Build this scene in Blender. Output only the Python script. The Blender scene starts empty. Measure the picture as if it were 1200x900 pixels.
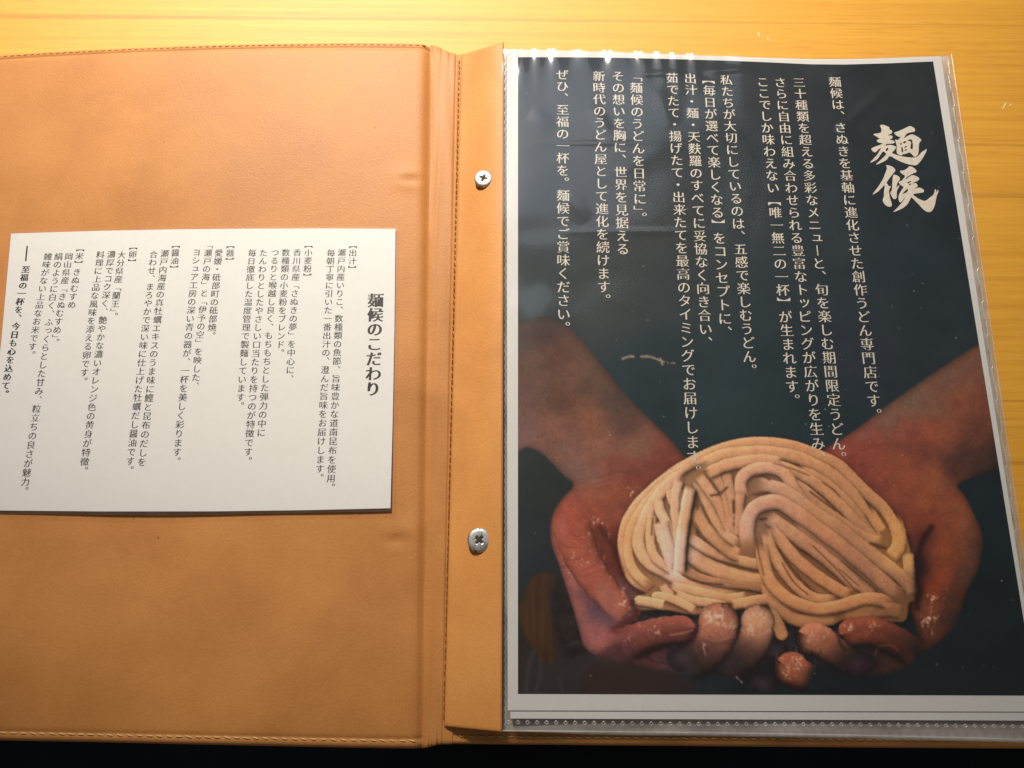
import bpy, bmesh, math, random
import numpy as np

random.seed(7)
rng = np.random.default_rng(11)
S = bpy.context.scene
COL = S.collection

# ------------------------------------------------------------------ camera
CAM_R = (0.26278902, -0.00885935, 0.00393958)
CAM_P = np.array([-0.00497272, -0.24307178, 0.31992687])
FOC = 900.0
cd = bpy.data.cameras.new("Camera")
cam = bpy.data.objects.new("Camera", cd)
COL.objects.link(cam)
cam.location = CAM_P
cam.rotation_euler = CAM_R
cd.sensor_fit = 'HORIZONTAL'
cd.sensor_width = 36.0
cd.lens = FOC / 1200 * 36
cd.clip_start = 0.01
cd.clip_end = 100
S.camera = cam

# ------------------------------------------------------------------ world and light
w = bpy.data.worlds.new("World")
S.world = w
w.use_nodes = True
bg = w.node_tree.nodes["Background"]
bg.inputs[0].default_value = (1.0, 0.93, 0.84, 1)
bg.inputs[1].default_value = 0.10


def area(name, loc, aim, size, power, color, size_y=None):
    d = bpy.data.lights.new(name, 'AREA')
    d.shape = 'RECTANGLE' if size_y else 'DISK'
    d.size = size
    if size_y:
        d.size_y = size_y
    d.energy = power
    d.color = color
    o = bpy.data.objects.new(name, d)
    COL.objects.link(o)
    o.location = loc
    dv = np.array(aim, float) - np.array(loc, float)
    dv /= np.linalg.norm(dv)
    o.rotation_euler = (math.acos(-dv[2]), 0, math.atan2(dv[1], dv[0]) - math.pi / 2)
    o.rotation_euler = (math.acos(max(-1, min(1, -dv[2]))), 0, math.atan2(-dv[0], dv[1]))
    return o


def spot(name, loc, aim, angle, blend, radius, power, color):
    d = bpy.data.lights.new(name, 'SPOT')
    d.spot_size = math.radians(angle)
    d.spot_blend = blend
    d.shadow_soft_size = radius
    d.energy = power
    d.color = color
    o = bpy.data.objects.new(name, d)
    COL.objects.link(o)
    o.location = loc
    dv = np.array(aim, float) - np.array(loc, float)
    dv /= np.linalg.norm(dv)
    o.rotation_euler = (math.acos(max(-1, min(1, -dv[2]))), 0, math.atan2(-dv[0], dv[1]))
    return o


spot("key_lamp", (-0.26, 0.683, 0.819), (-0.075, 0.160, 0), 49.5, 1.0, 0.09, 101.0, (1.0, 0.92, 0.81))
area("haze_panel", (0.14, 0.95, 1.5), (0.05, -0.1, 0), 0.8, 2.6, (0.72, 0.86, 1.0))  # unseen soft light, added for the bluish haze reflected in the sleeve

S.view_settings.view_transform = 'Standard'
S.view_settings.look = 'None'
S.view_settings.exposure = 0
S.view_settings.gamma = 1
S.cycles.transparent_max_bounces = 40
S.cycles.max_bounces = 12

# ------------------------------------------------------------------ geometry helpers
_cx, _sx = math.cos(CAM_R[0]), math.sin(CAM_R[0])
_cy, _sy = math.cos(CAM_R[1]), math.sin(CAM_R[1])
_cz, _sz = math.cos(CAM_R[2]), math.sin(CAM_R[2])
ROT = (np.array([[_cz, -_sz, 0], [_sz, _cz, 0], [0, 0, 1]])
       @ np.array([[_cy, 0, _sy], [0, 1, 0], [-_sy, 0, _cy]])
       @ np.array([[1, 0, 0], [0, _cx, -_sx], [0, _sx, _cx]]))


def W(u, v, z):
    """Point of the level z that a measured photograph point (1200 x 900) lies on."""
    u = np.asarray(u, float)
    v = np.asarray(v, float)
    d = np.stack([(u - 600) / FOC, (450 - v) / FOC, -np.ones_like(u)], -1) @ ROT.T
    k = (np.asarray(z, float) - CAM_P[2]) / d[..., 2]
    return CAM_P + d * k[..., None]


def link(name, me, mat=None, parent=None, smooth=False):
    o = bpy.data.objects.new(name, me)
    COL.objects.link(o)
    if mat:
        me.materials.append(mat)
    if parent:
        o.parent = parent
    me.polygons.foreach_set("use_smooth", np.full(len(me.polygons), bool(smooth)))
    return o


def empty(name, label, cat, loc=(0, 0, 0), group=None):
    o = bpy.data.objects.new(name, None)
    COL.objects.link(o)
    o.empty_display_size = 0.01
    o["label"] = label
    o["category"] = cat
    if group:
        o["group"] = group
    return o


def mesh_from(name, verts, faces):
    me = bpy.data.meshes.new(name)
    me.from_pydata([tuple(map(float, p)) for p in verts], [], faces)
    me.update()
    return me


def grid_mesh(name, P):
    """P: rows x cols x 3 array -> quad grid."""
    r, c, _ = P.shape
    me = bpy.data.meshes.new(name)
    me.vertices.add(r * c)
    me.vertices.foreach_set("co", P.reshape(-1).astype(np.float32))
    i = (np.arange(r - 1)[:, None] * c + np.arange(c - 1)[None, :])
    q = np.stack([i, i + c, i + c + 1, i + 1], -1).reshape(-1, 4)
    n = len(q)
    me.loops.add(n * 4)
    me.loops.foreach_set("vertex_index", q.reshape(-1).astype(np.int32))
    me.polygons.add(n)
    me.polygons.foreach_set("loop_start", (np.arange(n) * 4).astype(np.int32))
    me.update(calc_edges=True)
    me.validate()
    return me


def curve_v(pts):
    p = np.array(pts, float)

    def f(u):
        return np.interp(u, p[:, 0], p[:, 1])
    return f


def smoothstep(a, b, x):
    t = np.clip((x - a) / (b - a), 0, 1)
    return t * t * (3 - 2 * t)


def catmull(pts, n=8, closed=False):
    p = np.array(pts, float)
    m = len(p)
    out = []
    rng_ = range(m) if closed else range(m - 1)
    for i in rng_:
        if closed:
            a, b, c, d = p[(i - 1) % m], p[i], p[(i + 1) % m], p[(i + 2) % m]
        else:
            a, b, c, d = p[max(i - 1, 0)], p[i], p[i + 1], p[min(i + 2, m - 1)]
        for k in range(n):
            t = k / n
            out.append(0.5 * ((2 * b) + (-a + c) * t + (2 * a - 5 * b + 4 * c - d) * t * t + (-a + 3 * b - 3 * c + d) * t ** 3))
    if not closed:
        out.append(p[-1])
    return np.array(out)


# ------------------------------------------------------------------ materials
def new_mat(name):
    m = bpy.data.materials.new(name)
    m.use_nodes = True
    nt = m.node_tree
    nt.nodes.clear()
    out = nt.nodes.new("ShaderNodeOutputMaterial")
    return m, nt, out


def N(nt, kind, **kw):
    n = nt.nodes.new(kind)
    for k, v in kw.items():
        if k in n.inputs:
            n.inputs[k].default_value = v
        else:
            setattr(n, k, v)
    return n


def principled(nt, out, color, rough, spec=0.5, metal=0.0, coat=0.0):
    b = N(nt, "ShaderNodeBsdfPrincipled")
    b.inputs["Base Color"].default_value = (*color, 1)
    b.inputs["Roughness"].default_value = rough
    b.inputs["Specular IOR Level"].default_value = spec
    b.inputs["Metallic"].default_value = metal
    b.inputs["Coat Weight"].default_value = coat
    nt.links.new(b.outputs[0], out.inputs[0])
    return b


def ramp(nt, src, stops):
    r = N(nt, "ShaderNodeValToRGB")
    e = r.color_ramp.elements
    while len(e) < len(stops):
        e.new(0.5)
    for el, (p, c) in zip(e, stops):
        el.position = p
        el.color = (*c, 1)
    nt.links.new(src, r.inputs[0])
    return r


def mat_leather(name, base, dark):
    m, nt, out = new_mat(name)
    b = principled(nt, out, base, 0.46, 0.32)
    tc = N(nt, "ShaderNodeTexCoord")
    n1 = N(nt, "ShaderNodeTexNoise", Scale=26.0, Detail=6.0, Roughness=0.62)
    nt.links.new(tc.outputs["Object"], n1.inputs["Vector"])
    r = ramp(nt, n1.outputs["Fac"], [(0.30, tuple(x * 0.93 for x in dark)), (0.66, base)])
    n2 = N(nt, "ShaderNodeTexNoise", Scale=900.0, Detail=3.0, Roughness=0.7)
    nt.links.new(tc.outputs["Object"], n2.inputs["Vector"])
    mx = N(nt, "ShaderNodeMix", data_type='RGBA', blend_type='MULTIPLY')
    mx.inputs["Factor"].default_value = 0.35
    r2 = ramp(nt, n2.outputs["Fac"], [(0.3, (0.72, 0.70, 0.66)), (0.7, (1, 1, 1))])
    nt.links.new(r.outputs[0], mx.inputs["A"])
    nt.links.new(r2.outputs[0], mx.inputs["B"])
    # rubbed darker patches from handling, and a few tiny specks
    n4 = N(nt, "ShaderNodeTexNoise", Scale=11.0, Detail=5.0, Roughness=0.6, Distortion=0.8)
    nt.links.new(tc.outputs["Object"], n4.inputs["Vector"])
    r4 = ramp(nt, n4.outputs["Fac"], [(0.33, (0.80, 0.76, 0.74)), (0.50, (1, 1, 1))])
    m4 = N(nt, "ShaderNodeMix", data_type='RGBA', blend_type='MULTIPLY')
    m4.inputs["Factor"].default_value = 0.55
    nt.links.new(mx.outputs["Result"], m4.inputs["A"])
    nt.links.new(r4.outputs[0], m4.inputs["B"])
    v5 = N(nt, "ShaderNodeTexVoronoi", Scale=95.0)
    nt.links.new(tc.outputs["Object"], v5.inputs["Vector"])
    r5 = ramp(nt, v5.outputs["Distance"], [(0.03, (0.55, 0.45, 0.38)), (0.055, (1, 1, 1))])
    n6 = N(nt, "ShaderNodeTexNoise", Scale=30.0, Detail=1.0)
    nt.links.new(tc.outputs["Object"], n6.inputs["Vector"])
    r6 = ramp(nt, n6.outputs["Fac"], [(0.52, (0, 0, 0)), (0.60, (1, 1, 1))])
    m5 = N(nt, "ShaderNodeMix", data_type='RGBA', blend_type='MULTIPLY')
    nt.links.new(r6.outputs[0], m5.inputs["Factor"])
    nt.links.new(m4.outputs["Result"], m5.inputs["A"])
    nt.links.new(r5.outputs[0], m5.inputs["B"])
    nt.links.new(m5.outputs["Result"], b.inputs["Base Color"])
    vo = N(nt, "ShaderNodeTexVoronoi", Scale=1100.0)
    nt.links.new(tc.outputs["Object"], vo.inputs["Vector"])
    n3 = N(nt, "ShaderNodeTexNoise", Scale=60.0, Detail=4.0)
    nt.links.new(tc.outputs["Object"], n3.inputs["Vector"])
    ad = N(nt, "ShaderNodeMath", operation='MULTIPLY_ADD')
    ad.inputs[1].default_value = 0.7
    nt.links.new(n3.outputs["Fac"], ad.inputs[0])
    nt.links.new(vo.outputs["Distance"], ad.inputs[2])
    bp = N(nt, "ShaderNodeBump", Strength=0.09, Distance=0.0006)
    nt.links.new(ad.outputs[0], bp.inputs["Height"])
    nt.links.new(bp.outputs[0], b.inputs["Normal"])
    rr = N(nt, "ShaderNodeMapRange")
    rr.inputs["To Min"].default_value = 0.46
    rr.inputs["To Max"].default_value = 0.60
    nt.links.new(n1.outputs["Fac"], rr.inputs["Value"])
    nt.links.new(rr.outputs[0], b.inputs["Roughness"])
    return m


def mat_wood():
    m, nt, out = new_mat("honey_wood")
    b = principled(nt, out, (0.7, 0.38, 0.06), 0.62, 0.9)
    tc = N(nt, "ShaderNodeTexCoord")
    mp = N(nt, "ShaderNodeMapping")
    mp.inputs["Scale"].default_value = (1.2, 85.0, 1.0)
    nt.links.new(tc.outputs["Object"], mp.inputs["Vector"])
    n1 = N(nt, "ShaderNodeTexNoise", Scale=3.2, Detail=7.0, Roughness=0.6, Distortion=0.25)
    nt.links.new(mp.outputs[0], n1.inputs["Vector"])
    r = ramp(nt, n1.outputs["Fac"], [(0.28, (0.66, 0.285, 0.008)), (0.46, (0.74, 0.345, 0.013)), (0.72, (0.80, 0.40, 0.024))])
    # sparse darker year lines
    mp2 = N(nt, "ShaderNodeMapping")
    mp2.inputs["Scale"].default_value = (0.5, 120.0, 1.0)
    nt.links.new(tc.outputs["Object"], mp2.inputs["Vector"])
    n2 = N(nt, "ShaderNodeTexNoise", Scale=1.6, Detail=2.0, Roughness=0.5, Distortion=0.1)
    nt.links.new(mp2.outputs[0], n2.inputs["Vector"])
    r2 = ramp(nt, n2.outputs["Fac"], [(0.335, (0.60, 0.48, 0.34)), (0.375, (1, 1, 1))])
    mx = N(nt, "ShaderNodeMix", data_type='RGBA', blend_type='MULTIPLY')
    mx.inputs["Factor"].default_value = 0.5
    nt.links.new(r.outputs[0], mx.inputs["A"])
    nt.links.new(r2.outputs[0], mx.inputs["B"])
    # short pores
    mp3 = N(nt, "ShaderNodeMapping")
    mp3.inputs["Scale"].default_value = (60.0, 1100.0, 1.0)
    nt.links.new(tc.outputs["Object"], mp3.inputs["Vector"])
    n3 = N(nt, "ShaderNodeTexNoise", Scale=1.0, Detail=2.0)
    nt.links.new(mp3.outputs[0], n3.inputs["Vector"])
    r3 = ramp(nt, n3.outputs["Fac"], [(0.30, (0.80, 0.74, 0.66)), (0.5, (1, 1, 1))])
    mx2 = N(nt, "ShaderNodeMix", data_type='RGBA', blend_type='MULTIPLY')
    mx2.inputs["Factor"].default_value = 0.55
    nt.links.new(mx.outputs["Result"], mx2.inputs["A"])
    nt.links.new(r3.outputs[0], mx2.inputs["B"])
    nt.links.new(mx2.outputs["Result"], b.inputs["Base Color"])
    bp = N(nt, "ShaderNodeBump", Strength=0.10, Distance=0.0006)
    nt.links.new(n1.outputs["Fac"], bp.inputs["Height"])
    nt.links.new(bp.outputs[0], b.inputs["Normal"])
    return m


def mat_paper(name, color, rough=0.6):
    m, nt, out = new_mat(name)
    b = principled(nt, out, color, rough, 0.3)
    tc = N(nt, "ShaderNodeTexCoord")
    n1 = N(nt, "ShaderNodeTexNoise", Scale=300.0, Detail=4.0)
    nt.links.new(tc.outputs["Object"], n1.inputs["Vector"])
    c0 = tuple(x * 0.975 for x in color)
    r = ramp(nt, n1.outputs["Fac"], [(0.3, c0), (0.7, color)])
    nt.links.new(r.outputs[0], b.inputs["Base Color"])
    return m


def mat_flat(name, color, rough=0.6, spec=0.3, metal=0.0):
    m, nt, out = new_mat(name)
    b = principled(nt, out, color, rough, spec, metal)
    tc = N(nt, "ShaderNodeTexCoord")
    n1 = N(nt, "ShaderNodeTexNoise", Scale=700.0, Detail=2.0)
    nt.links.new(tc.outputs["Object"], n1.inputs["Vector"])
    r = ramp(nt, n1.outputs["Fac"], [(0.3, tuple(x * 0.85 for x in color)), (0.7, color)])
    nt.links.new(r.outputs[0], b.inputs["Base Color"])
    return m


def mat_film(name, haze, haze_color, refl, rough, bump, bump_scale, broad):
    """Clear plastic film: see-through, with a sharp sheen and a broad scuffed one."""
    m, nt, out = new_mat(name)
    tr = N(nt, "ShaderNodeBsdfTransparent")
    tr.inputs[0].default_value = (0.97, 0.97, 0.965, 1)
    tc = N(nt, "ShaderNodeTexCoord")
    nb = N(nt, "ShaderNodeTexNoise", Scale=bump_scale, Detail=1.6, Roughness=0.4, Distortion=0.6)
    nt.links.new(tc.outputs["Object"], nb.inputs["Vector"])
    bp = N(nt, "ShaderNodeBump", Strength=bump, Distance=0.01)
    nt.links.new(nb.outputs["Fac"], bp.inputs["Height"])
    df = N(nt, "ShaderNodeBsdfDiffuse")
    df.inputs[0].default_value = (*haze_color, 1)
    m1 = N(nt, "ShaderNodeMixShader")
    # scuffs: a little more haze in streaks
    mp = N(nt, "ShaderNodeMapping")
    mp.inputs["Scale"].default_value = (1.0, 1.7, 1.0)
    mp.inputs["Rotation"].default_value = (0, 0, 0.6)
    nt.links.new(tc.outputs["Object"], mp.inputs["Vector"])
    ns = N(nt, "ShaderNodeTexNoise", Scale=38.0, Detail=6.0, Roughness=0.65)
    nt.links.new(mp.outputs[0], ns.inputs["Vector"])
    mr = N(nt, "ShaderNodeMapRange")
    mr.inputs["From Min"].default_value = 0.35
    mr.inputs["From Max"].default_value = 0.75
    mr.inputs["To Min"].default_value = haze * 0.6
    mr.inputs["To Max"].default_value = haze * 1.9
    nt.links.new(ns.outputs["Fac"], mr.inputs["Value"])
    nt.links.new(mr.outputs[0], m1.inputs[0])
    nt.links.new(tr.outputs[0], m1.inputs[1])
    nt.links.new(df.outputs[0], m1.inputs[2])
    g2 = N(nt, "ShaderNodeBsdfGlossy")
    g2.inputs["Roughness"].default_value = 0.42
    nt.links.new(bp.outputs[0], g2.inputs["Normal"])
    m2 = N(nt, "ShaderNodeMixShader")
    m2.inputs[0].default_value = broad
    nt.links.new(m1.outputs[0], m2.inputs[1])
    nt.links.new(g2.outputs[0], m2.inputs[2])
    g1 = N(nt, "ShaderNodeBsdfGlossy")
    g1.inputs["Roughness"].default_value = rough
    nt.links.new(bp.outputs[0], g1.inputs["Normal"])
    lw = N(nt, "ShaderNodeLayerWeight", Blend=0.5)
    pw = N(nt, "ShaderNodeMath", operation='POWER')
    pw.inputs[1].default_value = 5.0
    nt.links.new(lw.outputs["Facing"], pw.inputs[0])
    ml = N(nt, "ShaderNodeMath", operation='MULTIPLY_ADD')
    ml.inputs[1].default_value = 0.7 * refl
    ml.inputs[2].default_value = 0.045 * refl
    nt.links.new(pw.outputs[0], ml.inputs[0])
    m3 = N(nt, "ShaderNodeMixShader")
    nt.links.new(ml.outputs[0], m3.inputs[0])
    nt.links.new(m2.outputs[0], m3.inputs[1])
    nt.links.new(g1.outputs[0], m3.inputs[2])
    nt.links.new(m3.outputs[0], out.inputs[0])
    return m


M_LEATHER = mat_leather("tan_leatherette", (0.635, 0.272, 0.078), (0.575, 0.238, 0.065))
M_FLAP_LIT = mat_leather("tan_leatherette_lit", (0.77, 0.340, 0.094), (0.72, 0.305, 0.080))  # same leatherette as the covers, lightened for the flap's tilt towards the lamp
M_WOOD = mat_wood()
M_PAPER = mat_paper("white_paper", (0.745, 0.725, 0.70))
M_CARD = mat_paper("cream_card", (0.83, 0.815, 0.79))
M_INK = mat_flat("black_ink", (0.028, 0.022, 0.024), 0.55)
M_INKB = mat_flat("bold_black_ink", (0.010, 0.008, 0.010), 0.5)
M_CREAM = mat_flat("cream_print", (0.80, 0.715, 0.60), 0.5)
M_TITLE = mat_flat("pale_cream_print", (0.80, 0.71, 0.60), 0.5)
M_THREAD = mat_flat("pale_thread", (0.72, 0.47, 0.21), 0.7)
M_THREADD = mat_flat("brown_thread", (0.50, 0.20, 0.045), 0.7)
M_SEAM = mat_flat("seam_thread", (0.20, 0.075, 0.012), 0.8)
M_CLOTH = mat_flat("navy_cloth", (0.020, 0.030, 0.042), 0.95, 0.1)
M_FILM = mat_film("sleeve_film", 0.006, (0.8, 0.82, 0.85), 1.1, 0.15, 0.40, 13.0, 0.013)
M_FILMB = mat_film("stacked_sleeve_film", 0.30, (0.76, 0.71, 0.65), 0.8, 0.15, 0.2, 14.0, 0.02)
M_LAM = mat_film("laminate_film", 0.03, (0.8, 0.76, 0.7), 0.6, 0.18, 0.1, 12.0, 0.01)
M_WELD = mat_flat("weld_plastic", (0.66, 0.63, 0.60), 0.25, 0.6)

# ------------------------------------------------------------------ heights of the open menu
Z_COVER = 0.0046
Z_RIGHT = 0.0032


def st_page(u, v):
    t = (np.asarray(v, float) - 70.0) / 745.0
    s = (np.asarray(u, float) - 607.0) / (487.0 + 121.0 * t)
    return s, t


def zpage(u, v, dz=0.0):
    """Height of the printed page: bound high on the left, sagging along the top edge."""
    s, t = st_page(u, v)
    sag = np.exp(-np.clip(t + 0.08, 0, None) / 0.16)
    z = 0.0100
    z = z + sag * (0.0022 * np.exp(-np.clip(s + 0.05, 0, None) ** 2 / 0.10) - 0.0030 * np.exp(-((s - 0.72) / 0.20) ** 2) + 0.0010 * smoothstep(0.85, 1.05, s))
    z = z + 0.0011 * np.exp(-((s + 0.03) / 0.10) ** 2)
    z = z + 0.0003 * np.sin(s * 5.0 + 1.0) * np.sin(t * 6.0 + 0.5)
    return z + dz


def WP(u, v, dz=0.0):
    return W(u, v, zpage(u, v, dz))


def coons(top, bottom, left, right, ns, nt_):
    """Pixel-space patch between four boundary polylines -> (nt x ns) u, v."""
    s = np.linspace(0, 1, ns)
    t = np.linspace(0, 1, nt_)

    def par(poly, q):
        p = np.array(poly, float)
        d = np.concatenate([[0], np.cumsum(np.linalg.norm(np.diff(p, axis=0), axis=1))])
        d /= d[-1]
        return np.stack([np.interp(q, d, p[:, 0]), np.interp(q, d, p[:, 1])], -1)
    T, B, L, R = par(top, s), par(bottom, s), par(left, t), par(right, t)
    s_, t_ = s[None, :, None], t[:, None, None]
    P = ((1 - t_) * T[None] + t_ * B[None] + (1 - s_) * L[:, None] + s_ * R[:, None]
         - ((1 - s_) * (1 - t_) * T[0] + s_ * (1 - t_) * T[-1] + (1 - s_) * t_ * B[0] + s_ * t_ * B[-1]))
    return P[..., 0], P[..., 1]


PRINT_TOP = [(607, 67), (660, 67), (720, 67.6), (780, 69), (850, 71), (900, 73), (950, 75.3), (990, 75.6), (1040, 74.2), (1093.5, 72)]
PAPER_TOP = [(593.5, 60.5), (660, 60.6), (720, 61.6), (780, 64), (850, 66), (900, 67.8), (950, 69.3), (990, 69.5), (1040, 68.3), (1101, 66)]
SLEEVE_TOP = [(588.5, 57.5), (650, 57.3), (720, 59), (800, 62), (900, 66.3), (960, 68), (1010, 67.2), (1060, 65.6), (1115, 63.6)]

# ------------------------------------------------------------------ the printed picture (ink colours, laid down stroke by stroke)
PS = 1.5                      # ink raster cells per photograph pixel
PU0, PV0, PW, PH = 598, 60, 632, 765
CW, CH = int(PW * PS), int(PH * PS)
GY, GX = np.mgrid[0:CH, 0:CW]
GU = PU0 + (GX + 0.5) / PS
GV = PV0 + (GY + 0.5) / PS


def vnoise(cell, seed, anis=(1, 1)):
    """Smooth value noise over the raster, cell size in photograph pixels."""
    r = np.random.default_rng(seed)
    fx, fy = (GU - PU0) / (cell * anis[0]), (GV - PV0) / (cell * anis[1])
    nx, ny = int(fx.max()) + 3, int(fy.max()) + 3
    g = r.random((ny, nx))
    ix, iy = fx.astype(int), fy.astype(int)
    tx, ty = fx - ix, fy - iy
    tx, ty = tx * tx * (3 - 2 * tx), ty * ty * (3 - 2 * ty)
    return (g[iy, ix] * (1 - tx) + g[iy, ix + 1] * tx) * (1 - ty) + (g[iy + 1, ix] * (1 - tx) + g[iy + 1, ix + 1] * tx) * ty


def fbm(cell, seed, octaves=4, anis=(1, 1)):
    o, a, t = 0, 1.0, 0
    for k in range(octaves):
        o = o + a * vnoise(cell / 2 ** k, seed + 17 * k, anis)
        t += a
        a *= 0.55
    return o / t


def box1(a, n, ax):
    if n < 1:
        return a
    pad = [(0, 0)] * a.ndim
    pad[ax] = (n + 1, n)
    c = np.cumsum(np.pad(a, pad, mode='edge'), axis=ax)
    k = 2 * n + 1
    s = [slice(None)] * a.ndim
    e = [slice(None)] * a.ndim
    s[ax] = slice(k, None)
    e[ax] = slice(0, -k)
    return (c[tuple(s)] - c[tuple(e)]) / k


def blur(a, px):
    n = max(1, int(round(px * PS * 0.75)))
    for _ in range(2):
        a = box1(box1(a, n, 0), n, 1)
    return a


def poly_mask(pts, feather=0.8, smooth=True):
    p = catmull(pts, 8, True) if smooth else np.array(pts, float)
    x, y = (p[:, 0] - PU0) * PS - 0.5, (p[:, 1] - PV0) * PS - 0.5
    m = np.zeros((CH, CW))
    # scanline fill with horizontal antialiasing
    for row in range(max(0, int(y.min())), min(CH, int(y.max()) + 2)):
        y0, y1 = y, np.roll(y, -1)
        hit = (y0 <= row) != (y1 <= row)
        if not hit.any():
            continue
        xs = np.sort(x[hit] + (row - y0[hit]) / (y1[hit] - y0[hit]) * (np.roll(x, -1)[hit] - x[hit]))
        for a, b_ in zip(xs[::2], xs[1::2]):
            a, b_ = max(a, 0), min(b_, CW - 1)
            if b_ > a:
                m[row, int(a):int(b_) + 1] = 1
    return blur(m, feather)


def field(pts, soft=14.0, power=1.6):
    """Smooth colour field through sampled ink colours: (u, v, r, g, b)."""
    p = np.array(pts, float)
    st = 3
    gu, gv = GU[::st, ::st], GV[::st, ::st]
    acc = np.zeros(gu.shape + (3,))
    ws = np.zeros(gu.shape)
    for u, v, r, g, b_ in p:
        w_ = 1 / ((gu - u) ** 2 + (gv - v) ** 2 + soft ** 2) ** power
        acc += w_[..., None] * np.array([r, g, b_]) / 255
        ws += w_
    o = acc / ws[..., None]
    o = np.repeat(np.repeat(o, st, 0), st, 1)[:CH, :CW]
    return blur(o, 2.2)


def seg_field(pts, rmax):
    """Distance, signed side offset and run along a polyline, within a window."""
    p = np.array(pts, float)
    x0, y0 = p.min(0) - rmax
    x1, y1 = p.max(0) + rmax
    a, b_ = max(0, int((x0 - PU0) * PS)), min(CW, int((x1 - PU0) * PS) + 1)
    c, d = max(0, int((y0 - PV0) * PS)), min(CH, int((y1 - PV0) * PS) + 1)
    win = (slice(c, d), slice(a, b_))
    u, v = GU[win], GV[win]
    D = np.full(u.shape, 1e9)
    SD = np.zeros(u.shape)
    TT = np.zeros(u.shape)
    TX = np.zeros(u.shape)
    TY = np.zeros(u.shape)
    L = np.concatenate([[0], np.cumsum(np.linalg.norm(np.diff(p, axis=0), axis=1))])
    for i in range(len(p) - 1):
        dx, dy = p[i + 1] - p[i]
        l2 = dx * dx + dy * dy
        if l2 < 1e-9:
            continue
        t = np.clip(((u - p[i, 0]) * dx + (v - p[i, 1]) * dy) / l2, 0, 1)
        ex, ey = u - p[i, 0] - t * dx, v - p[i, 1] - t * dy
        q = np.sqrt(ex * ex + ey * ey)
        n = q < D
        D[n] = q[n]
        l = math.sqrt(l2)
        SD[n] = ((ex * -dy + ey * dx) / l)[n]
        TT[n] = ((L[i] + t * l) / L[-1])[n]
        TX[n], TY[n] = dx / l, dy / l
    return win, D, SD, TT, TX, TY


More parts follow.
